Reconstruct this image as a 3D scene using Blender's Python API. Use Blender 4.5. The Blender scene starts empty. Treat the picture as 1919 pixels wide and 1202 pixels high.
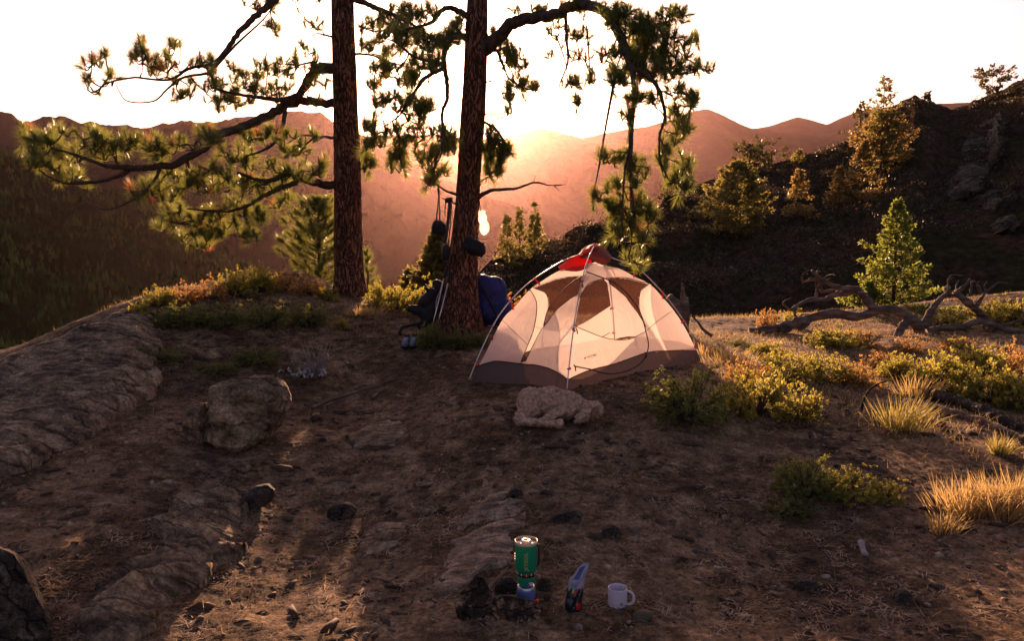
import bpy, bmesh, math, random
import numpy as np
from mathutils import Vector, Matrix, Quaternion
R = math.radians
scene = bpy.context.scene
col = scene.collection

# ---------------------------------------------------------------- camera
CAMZ, PITCH, FPX = 1.6, R(6.0), 1480.0
cam_data = bpy.data.cameras.new('camera')
cam_data.sensor_width = 36.0
cam_data.lens = FPX / 1919.0 * 36.0
cam_data.clip_start, cam_data.clip_end = 0.05, 40000.0
cam = bpy.data.objects.new('camera', cam_data)
cam.location = (0, 0, CAMZ)
cam.rotation_euler = (R(90) - PITCH, 0, 0)
col.objects.link(cam)
scene.camera = cam

# ---------------------------------------------------------------- sky and sun
SUN_EL, SUN_AZ = R(10.6), R(-3.7)          # azimuth measured from +Y, negative = left
sun_dir = Vector((math.sin(SUN_AZ) * math.cos(SUN_EL), math.cos(SUN_AZ) * math.cos(SUN_EL), math.sin(SUN_EL)))
world = bpy.data.worlds.new('World')
scene.world = world
world.use_nodes = True
wt = world.node_tree
wt.nodes.clear()
sky = wt.nodes.new('ShaderNodeTexSky')
sky.sky_type = 'NISHITA'
sky.sun_disc = False
sky.sun_elevation = SUN_EL
sky.sun_rotation = SUN_AZ
sky.air_density, sky.dust_density, sky.ozone_density = 0.9, 3.2, 1.0
tint = wt.nodes.new('ShaderNodeMix')
tint.data_type = 'RGBA'; tint.blend_type = 'MULTIPLY'
tint.inputs['Factor'].default_value = 1.0
tint.inputs['B'].default_value = (1.0, 0.78, 0.88, 1)
bg = wt.nodes.new('ShaderNodeBackground')
bg.inputs['Strength'].default_value = 0.075
wo = wt.nodes.new('ShaderNodeOutputWorld')
wt.links.new(sky.outputs[0], tint.inputs['A'])
wt.links.new(tint.outputs['Result'], bg.inputs['Color'])
wt.links.new(bg.outputs[0], wo.inputs['Surface'])

sun_data = bpy.data.lights.new('sun', 'SUN')
sun_data.energy = 5.0
sun_data.angle = R(0.5)
sun_data.color = (1.0, 0.58, 0.34)
sun = bpy.data.objects.new('sun', sun_data)
sun.rotation_euler = sun_dir.to_track_quat('Z', 'Y').to_euler()
sun.location = (-5, 30, 20)
col.objects.link(sun)

vs = scene.view_settings
vs.view_transform = 'Standard'; vs.look = 'None'; vs.gamma = 1.0
vs.exposure = 1.5
scene.cycles.max_bounces = 8
scene.cycles.transparent_max_bounces = 24
scene.cycles.transmission_bounces = 6
scene.cycles.diffuse_bounces = 3
scene.cycles.volume_bounces = 0
scene.cycles.use_denoising = True
scene.cycles.sample_clamp_indirect = 6.0

HAZE_DENSITY, HAZE_G = 0.155e-4, 0.88
# ---------------------------------------------------------------- helpers
rng = random.Random(7)
nrg = np.random.default_rng(7)
cp, sp_ = math.cos(PITCH), math.sin(PITCH)

def P(px, py, D):
    """the world point at depth D (metres along +Y) seen at that place of the photograph"""
    u, v = (px - 959.5) / FPX, (601.0 - py) / FPX
    d = Vector((u, cp + v * sp_, -sp_ + v * cp))
    return Vector((0, 0, CAMZ)) + d * (D / d.y)

def proj(p):
    q = Vector(p) - Vector((0, 0, CAMZ))
    f = q.y * cp - q.z * sp_
    return (959.5 + FPX * q.x / f, 601.0 - FPX * (q.y * sp_ + q.z * cp) / f)

def _hash(ix, iy, seed):
    h = (ix.astype(np.int64) * 374761393 + iy.astype(np.int64) * 668265263 + seed * 974634777) & 0xffffffff
    h = ((h ^ (h >> 13)) * 1274126177) & 0xffffffff
    return ((h ^ (h >> 16)) & 0xffff) / 65535.0

def vnoise(x, y, seed=0):
    x, y = np.asarray(x, float), np.asarray(y, float)
    ix, iy = np.floor(x), np.floor(y)
    fx, fy = x - ix, y - iy
    fx = fx * fx * fx * (fx * (fx * 6 - 15) + 10); fy = fy * fy * fy * (fy * (fy * 6 - 15) + 10)
    a, b = _hash(ix, iy, seed), _hash(ix + 1, iy, seed)
    c, d = _hash(ix, iy + 1, seed), _hash(ix + 1, iy + 1, seed)
    return (a + (b - a) * fx + (c - a) * fy + (a - b - c + d) * fx * fy) * 2 - 1

def fbm(x, y, f, octv, seed=0, gain=0.5):
    s, a, t = 0.0, 1.0, 0.0
    for k in range(octv):
        s = s + a * vnoise(np.asarray(x) * f + 17.3 * k, np.asarray(y) * f - 9.1 * k, seed + k)
        t += a; a *= gain; f *= 2.03
    return s / t

def mesh_np(name, verts, faces, mats=None, smooth=True, parent=None, midx=None):
    """verts (n,3); faces (m,3) or (m,4) array or list of lists"""
    me = bpy.data.meshes.new(name)
    verts = np.asarray(verts, np.float32)
    if isinstance(faces, np.ndarray):
        k = faces.shape[1]; m = len(faces)
        me.vertices.add(len(verts)); me.vertices.foreach_set('co', verts.ravel())
        me.loops.add(m * k); me.loops.foreach_set('vertex_index', faces.astype(np.int32).ravel())
        me.polygons.add(m)
        me.polygons.foreach_set('loop_start', np.arange(0, m * k, k, dtype=np.int32))
        me.polygons.foreach_set('loop_total', np.full(m, k, dtype=np.int32))
    else:
        me.from_pydata([tuple(map(float, v)) for v in verts], [], faces)
    if midx is not None:
        me.polygons.foreach_set('material_index', np.asarray(midx, np.int32))
    if smooth:
        me.polygons.foreach_set('use_smooth', np.ones(len(me.polygons), bool))
    me.update(calc_edges=True)
    me.validate()
    for mt in (mats or []):
        me.materials.append(mt)
    o = bpy.data.objects.new(name, me)
    col.objects.link(o)
    if parent is not None:
        o.parent = parent
    return o

def tag(o, label=None, cat=None, group=None, kind=None):
    if label: o['label'] = label
    if cat: o['category'] = cat
    if group: o['group'] = group
    if kind: o['kind'] = kind
    return o

def empty(name, loc, label=None, cat=None, group=None, rz=0.0):
    o = bpy.data.objects.new(name, None)
    o.empty_display_size = 0.1
    o.location = loc; o.rotation_euler = (0, 0, rz)
    col.objects.link(o)
    return tag(o, label, cat, group)

class MB:
    """collects pieces, links them as one mesh object"""
    def __init__(self): self.v, self.f, self.m = [], [], []; self.n = 0
    def add(self, verts, faces, mi=0):
        self.v.append(np.asarray(verts, float).reshape(-1, 3))
        for f in faces:
            self.f.append([i + self.n for i in f]); self.m.append(mi)
        self.n += len(self.v[-1])
        return self
    def build(self, name, mats, parent=None, smooth=True, at=None):
        v = np.vstack(self.v)
        if parent is not None and at is None:
            at = parent.matrix_world_loc if hasattr(parent, 'matrix_world_loc') else None
        o = mesh_np(name, v, self.f, mats if isinstance(mats, list) else [mats], smooth, parent, self.m)
        return o
    def tube(self, pts, rad, n=8, mi=0, cap=True):
        pts = [Vector(p) for p in pts]
        if not hasattr(rad, '__len__'): rad = [rad] * len(pts)
        up = None; V = []; F = []
        for i, p in enumerate(pts):
            t = (pts[min(i + 1, len(pts) - 1)] - pts[max(i - 1, 0)])
            if t.length < 1e-9: t = Vector((0, 0, 1))
            t.normalize()
            if up is None:
                up = Vector((0, 0, 1)) if abs(t.z) < .9 else Vector((1, 0, 0))
            a = up - t * up.dot(t)
            if a.length < 1e-6: a = t.orthogonal()
            a.normalize(); up = a; b = t.cross(a)
            for k in range(n):
                an = 2 * math.pi * k / n
                V.append(p + (a * math.cos(an) + b * math.sin(an)) * rad[i])
        for i in range(len(pts) - 1):
            for k in range(n):
                F.append([i * n + k, i * n + (k + 1) % n, (i + 1) * n + (k + 1) % n, (i + 1) * n + k])
        if cap:
            F.append(list(range(n))[::-1]); F.append([(len(pts) - 1) * n + k for k in range(n)])
        return self.add(V, F, mi)
    def box(self, c, s, rot=None, mi=0):
        c = Vector(c); V = []
        for dz in (-.5, .5):
            for dx, dy in ((-.5, -.5), (.5, -.5), (.5, .5), (-.5, .5)):
                q = Vector((dx * s[0], dy * s[1], dz * s[2]))
                if rot is not None: q = rot @ q
                V.append(c + q)
        return self.add(V, [[3, 2, 1, 0], [4, 5, 6, 7], [0, 1, 5, 4], [1, 2, 6, 5], [2, 3, 7, 6], [3, 0, 4, 7]], mi)
    def lathe(self, prof, n=32, c=(0, 0, 0), mi=0, close=False):
        """prof list of (r,z)"""
        V = []; F = []
        for r, z in prof:
            for k in range(n):
                a = 2 * math.pi * k / n
                V.append((c[0] + r * math.cos(a), c[1] + r * math.sin(a), c[2] + z))
        for i in range(len(prof) - 1):
            for k in range(n):
                F.append([i * n + k, i * n + (k + 1) % n, (i + 1) * n + (k + 1) % n, (i + 1) * n + k])
        return self.add(V, F, mi)

# ---------------------------------------------------------------- materials
def node_mat(name):
    m = bpy.data.materials.new(name); m.use_nodes = True
    nt = m.node_tree
    return m, nt, nt.nodes['Principled BSDF'], nt.nodes['Material Output']

def N(nt, t, **kw):
    n = nt.nodes.new(t)
    for k, v in kw.items():
        if hasattr(n, k): setattr(n, k, v)
        else: n.inputs[k].default_value = v
    return n

def ramp(nt, fac, stops, interp='LINEAR'):
    r = nt.nodes.new('ShaderNodeValToRGB'); r.color_ramp.interpolation = interp
    el = r.color_ramp.elements
    while len(el) < len(stops): el.new(0.5)
    for e, (p, c) in zip(el, stops):
        e.position = p; e.color = (c[0], c[1], c[2], 1) if hasattr(c, '__len__') else (c, c, c, 1)
    if fac is not None: nt.links.new(fac, r.inputs[0])
    return r

def mat_noise(name, stops, scale=5.0, detail=6.0, rough=0.85, bump=0.0, bscale=None, coord='Object', spec=0.2,
              stretch=None, bdist=0.02, distortion=0.0, metal=0.0):
    m, nt, b, o = node_mat(name)
    tc = N(nt, 'ShaderNodeTexCoord'); mp = N(nt, 'ShaderNodeMapping')
    nt.links.new(tc.outputs[coord], mp.inputs[0])
    if stretch: mp.inputs['Scale'].default_value = stretch
    nz = N(nt, 'ShaderNodeTexNoise', Scale=scale, Detail=detail, Distortion=distortion)
    nt.links.new(mp.outputs[0], nz.inputs['Vector'])
    r = ramp(nt, nz.outputs['Fac'], stops)
    nt.links.new(r.outputs[0], b.inputs['Base Color'])
    b.inputs['Roughness'].default_value = rough
    b.inputs['Specular IOR Level'].default_value = spec
    b.inputs['Metallic'].default_value = metal
    if bump:
        n2 = N(nt, 'ShaderNodeTexNoise', Scale=bscale or scale * 4, Detail=8.0)
        nt.links.new(mp.outputs[0], n2.inputs['Vector'])
        bp = N(nt, 'ShaderNodeBump', Strength=bump, Distance=bdist)
        nt.links.new(n2.outputs['Fac'], bp.inputs['Height'])
        nt.links.new(bp.outputs[0], b.inputs['Normal'])
    return m

def mat_plain(name, c, rough=0.6, metal=0.0, spec=0.4):
    # a slight procedural mottling keeps surfaces from being flat
    d = 0.88
    return mat_noise(name, [(0.35, tuple(x * d for x in c)), (0.65, tuple(min(1, x * 1.06) for x in c))], scale=14, rough=rough, metal=metal, spec=spec)

def mat_leaf(name, c1, c2, trans=0.5, tcol=None, rough=0.5, nscale=1.5, spec=0.3):
    """thin leaves and needles: reflect and let light through; colour varies from clump to clump"""
    m, nt, b, o = node_mat(name)
    tc = N(nt, 'ShaderNodeTexCoord')
    nz = N(nt, 'ShaderNodeTexNoise', Scale=nscale, Detail=3.0)
    nt.links.new(tc.outputs['Object'], nz.inputs['Vector'])
    r = ramp(nt, nz.outputs['Fac'], [(0.35, c1), (0.65, c2)])
    nt.links.new(r.outputs[0], b.inputs['Base Color'])
    b.inputs['Roughness'].default_value = rough
    b.inputs['Specular IOR Level'].default_value = spec
    t = N(nt, 'ShaderNodeBsdfTranslucent')
    if tcol:
        t.inputs['Color'].default_value = (*tcol, 1)
    else:
        nt.links.new(r.outputs[0], t.inputs['Color'])
    mx = N(nt, 'ShaderNodeMixShader'); mx.inputs[0].default_value = trans
    nt.links.new(b.outputs[0], mx.inputs[1]); nt.links.new(t.outputs[0], mx.inputs[2])
    nt.links.new(mx.outputs[0], o.inputs['Surface'])
    return m
# ---------------------------------------------------------------- the camp's terrain
CTRL = [(960,1202,3.05),(960,1140,3.35),(960,1000,4.12),(960,900,4.75),(960,800,5.6),(1060,738,6.3),(880,717,6.95),
 (860,612,9.0),(730,575,9.7),(540,516,10.5),(400,536,9.5),(300,548,8.8),(235,590,8.2),(150,628,7.8),(0,688,7.4),(-250,770,7.0),
 (400,650,7.6),(300,700,6.8),(100,760,6.2),(0,850,5.2),(430,850,5.4),(600,760,6.8),(600,650,8.2),(700,600,9.2),(640,550,10.4),
 (200,950,4.3),(200,1100,3.5),(0,1202,3.05),(0,1000,3.9),(1300,690,7.6),(1300,622,10.5),(1600,602,12.0),(1919,560,13.5),
 (2250,540,14.0),(1919,660,9.0),(1700,700,8.0),(1919,780,6.5),(1500,800,5.9),(1500,950,4.5),(1919,950,4.4),(1500,1100,3.6),
 (1919,1202,3.0),(1100,625,10.0),(600,950,4.85),(600,1100,3.75),(1250,850,5.2),(2400,800,6.2),(-300,950,4.3)]
_cp = [tuple(P(*c)) for c in CTRL] + [(0,0,-.15),(-3,0,-.15),(3,0,-.1),(0,-5,-.9),(-5,-5,-1.0),(6,-5,-.6),(-7,1,-.3),(8,1,.1),(12,5,.3)]
_cp = np.array(_cp)
def _U(r2): return np.where(r2 < 1e-12, 0.0, 0.5 * r2 * np.log(np.maximum(r2, 1e-12)))
_n = len(_cp)
_K = _U((_cp[:, None, 0] - _cp[None, :, 0]) ** 2 + (_cp[:, None, 1] - _cp[None, :, 1]) ** 2) + np.eye(_n) * 0.02
_Pm = np.c_[np.ones(_n), _cp[:, 0], _cp[:, 1]]
_A = np.block([[_K, _Pm], [_Pm.T, np.zeros((3, 3))]])
_w = np.linalg.solve(_A, np.r_[_cp[:, 2], 0, 0, 0])
YC = np.array([(-30,3),(-9,6.4),(-5,7.6),(-4.1,8.5),(-3.6,9.7),(-3,10.8),(-1.6,10.1),(0,10.9),(2.5,11.6),(5,12.8),(8.75,14.0),(14,15.5),(40,18)])

def tps(x, y):
    x, y = np.asarray(x, float), np.asarray(y, float)
    s = _w[_n] + _w[_n + 1] * x + _w[_n + 2] * y
    for i in range(_n):
        s = s + _w[i] * _U((x - _cp[i, 0]) ** 2 + (y - _cp[i, 1]) ** 2)
    return s

def gz(x, y, fine=False):
    x, y = np.asarray(x, float), np.asarray(y, float)
    yc = np.interp(x, YC[:, 0], YC[:, 1])
    # far from the camp the spline is followed only up to its edge
    z = tps(np.clip(x, -8, 12), np.clip(np.minimum(y, yc + .6), -6, 16))
    b = np.maximum(y - yc, 0)
    z = z - 0.22 * b ** 1.35 * (1 + .0 * b)
    z = z - 0.25 * np.maximum(-6 - x, 0) ** 1.2 - .1 * np.maximum(-5 - y, 0)
    z = z + 0.030 * fbm(x, y, 1.1, 3, 3)
    if fine:
        z = z + 0.016 * fbm(x, y, 4.5, 4, 11, .6) + .009 * np.abs(fbm(x, y, 13, 3, 15, .6)) + .005 * fbm(x, y, 40, 2, 21, .6)
    return z

def gzf(x, y): return float(gz(x, y))
def onto(x, y, dz=0.0): return Vector((x, y, gzf(x, y) + dz))

def G(px, py, dmax=30.0):
    """the ground point seen at that place of the photograph"""
    ds = np.concatenate([np.arange(1.5, 16, .02), np.arange(16, dmax, .2)])
    u, v = (px - 959.5) / FPX, (601.0 - py) / FPX
    dx, dy, dz = u, cp + v * sp_, -sp_ + v * cp
    X = dx / dy * ds; Z = CAMZ + dz / dy * ds
    hit = np.nonzero(Z <= gz(X, ds))[0]
    i = hit[0] if len(hit) else int(np.argmin(Z - gz(X, ds)))
    return Vector((X[i], ds[i], float(gz(X[i], ds[i]))))

def axis(segs):
    a = []
    for s, e, st in segs: a.append(np.arange(s, e, st))
    return np.concatenate(a)
gx = axis([(-60, -12, 2.0), (-12, -6, .12), (-6, -3, .022), (-3, 3.2, .014), (3.2, 7, .025), (7, 14, .09), (14, 90, 2.5)])
gy = axis([(-30, -6, 2.0), (-6, 2.4, .15), (2.4, 5, .013), (5, 8, .02), (8, 15, .035), (15, 24, .3), (24, 80, 2.5)])
GX, GY = np.meshgrid(gx, gy)
GZ = gz(GX, GY, True)
def grid_faces(nr, nc):
    i = np.arange(nr - 1)[:, None] * nc + np.arange(nc - 1)[None, :]
    return np.stack([i, i + 1, i + nc + 1, i + nc], -1).reshape(-1, 4)

def ground_material():
    m, nt, b, o = node_mat('camp_dirt')
    tc = N(nt, 'ShaderNodeTexCoord')
    L = nt.links.new
    n1 = N(nt, 'ShaderNodeTexNoise', Scale=0.9, Detail=5.0); L(tc.outputs['Object'], n1.inputs['Vector'])
    n2 = N(nt, 'ShaderNodeTexNoise', Scale=9.0, Detail=9.0, Roughness=.7); L(tc.outputs['Object'], n2.inputs['Vector'])
    n3 = N(nt, 'ShaderNodeTexVoronoi', Scale=70.0); L(tc.outputs['Object'], n3.inputs['Vector'])
    c1 = ramp(nt, n2.outputs['Fac'], [(0.25, (.035, .020, .011)), (0.5, (.25, .148, .083)), (0.70, (.48, .32, .19))])
    c2 = ramp(nt, n2.outputs['Fac'], [(0.3, (.018, .010, .006)), (0.52, (.115, .064, .034)), (0.75, (.28, .17, .09))])
    mx = N(nt, 'ShaderNodeMix', data_type='RGBA')
    n4 = N(nt, 'ShaderNodeTexNoise', Scale=4.2, Detail=7.0, Roughness=.65, Distortion=.6); L(tc.outputs['Object'], n4.inputs['Vector'])
    av = N(nt, 'ShaderNodeMath', operation='ADD'); L(n1.outputs['Fac'], av.inputs[0]); L(n4.outputs['Fac'], av.inputs[1])
    hv = N(nt, 'ShaderNodeMath', operation='MULTIPLY'); hv.inputs[1].default_value = .5; L(av.outputs[0], hv.inputs[0])
    f = ramp(nt, hv.outputs[0], [(0.46, 0), (0.54, 1)])
    L(f.outputs[0], mx.inputs['Factor']); L(c1.outputs[0], mx.inputs['A']); L(c2.outputs[0], mx.inputs['B'])
    f3 = ramp(nt, n3.outputs['Distance'], [(0.0, (1.35, 1.3, 1.25)), (0.4, (.75, .75, .75))])
    mu = N(nt, 'ShaderNodeMix', data_type='RGBA', blend_type='MULTIPLY'); mu.inputs['Factor'].default_value = .6
    L(mx.outputs['Result'], mu.inputs['A']); L(f3.outputs[0], mu.inputs['B'])
    n6 = N(nt, 'ShaderNodeTexNoise', Scale=38.0, Detail=9.0, Roughness=.8); L(tc.outputs['Object'], n6.inputs['Vector'])
    r6 = ramp(nt, n6.outputs['Fac'], [(0.36, (.34, .30, .28)), (0.50, (.95, .93, .9)), (0.60, (1.5, 1.42, 1.3)), (0.68, (2.3, 2.1, 1.9))])
    m6 = N(nt, 'ShaderNodeMix', data_type='RGBA', blend_type='MULTIPLY'); m6.inputs['Factor'].default_value = 1.0
    L(mu.outputs['Result'], m6.inputs['A']); L(r6.outputs[0], m6.inputs['B'])
    L(m6.outputs['Result'], b.inputs['Base Color'])
    b.inputs['Roughness'].default_value = .95; b.inputs['Specular IOR Level'].default_value = .1
    nb = N(nt, 'ShaderNodeTexNoise', Scale=45.0, Detail=8.0, Roughness=.75); L(tc.outputs['Object'], nb.inputs['Vector'])
    bp = N(nt, 'ShaderNodeBump', Strength=.9, Distance=.012); L(nb.outputs['Fac'], bp.inputs['Height'])
    L(bp.outputs[0], b.inputs['Normal'])
    return m
M_dirt = ground_material()
ground = mesh_np('ground', np.c_[GX.ravel(), GY.ravel(), GZ.ravel()], grid_faces(len(gy), len(gx)), [M_dirt])
tag(ground, kind='structure', label='brown dirt and bedrock knoll of the camp site')

# ---------------------------------------------------------------- far land: ridges, each a full ridge with a near and a back slope
def ridge(name, prof, D, mat, jag=0.0, depth=0.55, low=-400.0, rough=.03, cols=900, px0=-1700, px1=3600, seed=1, rows=46, label=None, Dvar=0.0):
    pr = np.array(prof, float)
    px = np.linspace(px0, px1, cols)
    py = np.interp(px, pr[:, 0], pr[:, 1])
    if jag: py = py - jag * np.abs(vnoise(px * .23, px * 0, seed + 5)) - jag * .8 * vnoise(px * .04, px * 0, seed + 9)
    th = np.arctan((px - 959.5) / FPX)
    # crest points: at distance D measured along the column's own direction
    u, v = (px - 959.5) / FPX, (601 - py) / FPX
    dx, dy, dz = u, cp + v * sp_, -sp_ + v * cp
    Dc = D * (1 + Dvar * vnoise(px * .004, px * 0, seed))
    X = dx / dy * Dc; Yv = np.full_like(px, 1.0) * Dc; Z = CAMZ + dz / dy * Dc
    rr = np.concatenate([np.linspace(0, 1, rows - 8), 1 + np.linspace(.06, .8, 8)])
    V = []
    for r in rr:
        if r <= 1:
            k = depth + (1 - depth) * r
            zz = low + (Z - low) * (r ** 1.15)
        else:
            k = r; zz = Z - (r - 1) * D * .55
        amp = rough * D * min(1, abs(1 - r) * 4) * (1 if r > 0 else 0)
        nx, ny = X * k / D * 26, Yv * k / D * 26
        zz = zz + amp * (fbm(nx, ny, 1.0, 5, seed, .55) - .25 * np.abs(vnoise(nx * .8, ny * .3, seed + 2)))
        V.append(np.stack([X * k, Yv * k, zz], -1))
    V = np.array(V)
    o = mesh_np(name, V.reshape(-1, 3), grid_faces(len(rr), cols), [mat])
    tag(o, kind='structure', label=label)
    return o, V

M_far = mat_noise('far_forest_slope', [(0.35, (.022, .022, .012)), (0.6, (.050, .045, .024)), (0.75, (.10, .075, .045))], scale=.004, detail=9, rough=1, bump=1.0, bscale=.02, bdist=25, spec=0)
M_near = mat_noise('valley_slope', [(0.35, (.008, .018, .006)), (0.6, (.018, .034, .012)), (0.75, (.035, .046, .018))], scale=.02, detail=9, rough=1, bump=1.0, bscale=.1, bdist=6, spec=0)
ridge('mountain_far', [(-1700,330),(900,300),(1300,268),(1400,243),(1440,237),(1495,219),(1520,225),(1550,234),(1575,222),(1610,207),(1700,196),(1900,190),(2400,210),(3600,330)], 5200, M_far, .5, seed=3, low=-300, label='farthest pink mountain ridge at the right')
ridge('mountain_main', [(-1700,330),(400,300),(600,266),(700,256),(780,252),(870,258),(930,262),(960,254),(1010,241),(1040,246),(1090,259),(1130,250),(1170,243),(1210,238),(1260,224),(1300,209),(1325,204),(1345,212),(1370,224),(1400,238),(1430,246),(1480,252),(1560,256),(1640,268),(1900,300),(3600,360)], 4300, M_far, 1.0, seed=11, low=-350, depth=.35, label='hazy orange mountain ridge under the low sun')
ridge('mountain_spur', [(-1700,420),(1000,400),(1180,360),(1300,318),(1400,300),(1500,292),(1600,284),(1700,280),(2000,300),(3600,380)], 3300, M_far, 1.5, seed=15, low=-350, label='low mountain spur behind the right hillside')
ridge('mountain_left', [(-1700,260),(-300,215),(-60,205),(0,208),(15,210),(35,224),(60,228),(90,220),(120,222),(150,229),(190,235),(240,238),(280,241),(310,233),(345,226),(400,229),(450,222),(520,212),(560,206),(600,213),(640,235),(690,262),(760,300),(850,345),(1000,400),(1300,470),(3600,700)], 1600, M_far, 4.0, seed=21, low=-330, rough=.045, depth=.4, label='wooded mountain ridge at the left')
forest_ridge, FV = ridge('valley_slope', [(-1700,120),(-300,225),(0,284),(43,306),(100,335),(165,346),(230,366),(300,402),(390,456),(520,530),(700,610),(1000,700),(3600,900)], 700, M_near, 2.0, seed=31, low=-200, depth=.35, rough=.045, label='forested valley slope below the camp')
# valley floor sheet out to the horizon
mesh_np('valley_floor', [(-14000, -3000, -420), (14000, -3000, -420), (14000, 11000, -420), (-14000, 11000, -420)], np.array([[0, 1, 2, 3]]), [M_far])
tag(bpy.data.objects['valley_floor'], kind='structure', label='dim valley floor')

# ---------------------------------------------------------------- the dark hillside on the right
HP = np.array([(820,560,20),(880,520,23),(930,487,27),(960,476,30),(1000,462,33),(1060,447,36),(1100,433,38),(1130,425,40),(1170,420,42),(1200,402,44),(1230,388,46),(1260,365,48),
 (1290,350,50),(1330,338,52),(1370,330,54),(1420,312,56),(1470,300,58),(1500,292,60),(1530,288,62),(1560,277,64),(1600,262,66),(1640,235,68),(1665,205,70),(1690,186,72),(1715,182,72),
 (1740,190,73),(1765,202,74),(1790,204,75),(1810,200,76),(1825,186,77),(1850,180,78),(1880,168,79),(1919,146,80),(1990,110,82),(2200,60,85),(2600,20,88),(3200,60,90)], float)
def hillside():
    px = np.concatenate([np.linspace(820, 2000, 700), np.linspace(2004, 3200, 120)])
    py = np.interp(px, HP[:, 0], HP[:, 1]); D = np.interp(px, HP[:, 0], HP[:, 2])
    py = py - 3.2 * vnoise(px * .06, px * 0, 4) - 2.0 * np.abs(vnoise(px * .22, px * 0, 8))
    u, v = (px - 959.5) / FPX, (601 - py) / FPX
    dx, dy, dz = u, cp + v * sp_, -sp_ + v * cp
    X = dx / dy * D; Z = CAMZ + dz / dy * D; Yv = D
    # near foot: in the gully just beyond the camp's edge
    nx_ = u * 1.0; Dn = 15.5 + np.maximum(u, 0) * 7.0
    Xn = u * Dn; Zn = -4.5 + np.maximum(u - .2, 0) * 4.0
    rr = np.concatenate([np.linspace(0, 1, 230), 1 + np.linspace(.01, .5, 14)])
    V = []
    for r in rr:
        if r <= 1:
            x = Xn + (X - Xn) * r; y = Dn + (Yv - Dn) * r
            z = Zn + (Z - Zn) * (r ** 0.92)
            e = min(1, (1 - r) * 9)
        else:
            x = X * r; y = Yv * r; z = Z - (r - 1) * 55; e = 1
        q = fbm(x, y, .16, 4, 41, .55) * 1.3 + fbm(x, y, .9, 4, 51, .6) * .34
        z = z + q * e * (0.35 + .65 * min(1, r * 2))
        V.append(np.stack([x, y, z], -1))
    V = np.array(V)
    return V, len(rr), len(px), px
HV, hr, hc, hpx = hillside()
def hill_material():
    m, nt, b, o = node_mat('scrub_hillside')
    tc = N(nt, 'ShaderNodeTexCoord'); L = nt.links.new
    n1 = N(nt, 'ShaderNodeTexNoise', Scale=.35, Detail=8.0, Roughness=.65); L(tc.outputs['Object'], n1.inputs['Vector'])
    n2 = N(nt, 'ShaderNodeTexNoise', Scale=2.2, Detail=8.0, Roughness=.7); L(tc.outputs['Object'], n2.inputs['Vector'])
    a = ramp(nt, n2.outputs['Fac'], [(0.3, (.026, .016, .010)), (0.5, (.070, .042, .025)), (0.7, (.14, .088, .050))])
    g = ramp(nt, n2.outputs['Fac'], [(0.3, (.020, .018, .008)), (0.6, (.065, .055, .024)), (0.8, (.12, .095, .045))])
    mx = N(nt, 'ShaderNodeMix', data_type='RGBA'); f = ramp(nt, n1.outputs['Fac'], [(0.45, 0), (0.56, 1)])
    L(f.outputs[0], mx.inputs['Factor']); L(a.outputs[0], mx.inputs['A']); L(g.outputs[0], mx.inputs['B'])
    L(mx.outputs['Result'], b.inputs['Base Color']); b.inputs['Roughness'].default_value = 1; b.inputs['Specular IOR Level'].default_value = 0
    nb = N(nt, 'ShaderNodeTexNoise', Scale=3.0, Detail=9.0, Roughness=.7); L(tc.outputs['Object'], nb.inputs['Vector'])
    bp = N(nt, 'ShaderNodeBump', Strength=1.0, Distance=.35); L(nb.outputs['Fac'], bp.inputs['Height']); L(bp.outputs[0], b.inputs['Normal'])
    return m
M_hill = hill_material()
hill = mesh_np('hillside', HV.reshape(-1, 3), grid_faces(hr, hc), [M_hill])
tag(hill, kind='structure', label='dark scrubby hillside rising on the right')
def HH(px, py):
    """point of the hillside seen at that place of the photograph"""
    j = int(np.argmin(abs(hpx - px))); c = HV[:, j, :]
    pys = np.array([proj(p)[1] for p in c[:230]])
    i = int(np.argmin(abs(pys - py)))
    return Vector(c[i])
# ---------------------------------------------------------------- foliage helpers
def unit(a): return a / np.maximum(np.linalg.norm(a, axis=-1, keepdims=True), 1e-9)

def blades(base, dirs, length, width, bend=0.15, r=nrg):
    """thin three-sided needles or grass blades as 2-quad strips reduced to triangles; returns verts, tris"""
    n = len(base)
    length = np.broadcast_to(length, (n,))[:, None]; width = np.broadcast_to(width, (n,))[:, None]
    side = unit(np.cross(dirs, unit(r.normal(size=(n, 3)))))
    tip = base + dirs * length + np.array([0, 0, -1.0]) * bend * length
    V = np.stack([base - side * width / 2, base + side * width / 2, tip], 1).reshape(-1, 3)
    F = np.arange(3 * n).reshape(-1, 3)
    return V, F

def leaf_quads(c, size, r=nrg, up=0.3, aspect=1.6):
    n = len(c)
    size = np.broadcast_to(size, (n,))[:, None]
    a = unit(r.normal(size=(n, 3)) + np.array([0, 0, up])); b = unit(np.cross(a, r.normal(size=(n, 3))))
    a = a * size * aspect / 2; b = b * size / 2
    V = np.stack([c - a, c + b * .9, c + a, c - b * .9], 1).reshape(-1, 3)
    return V, np.arange(4 * n).reshape(-1, 4)

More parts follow.
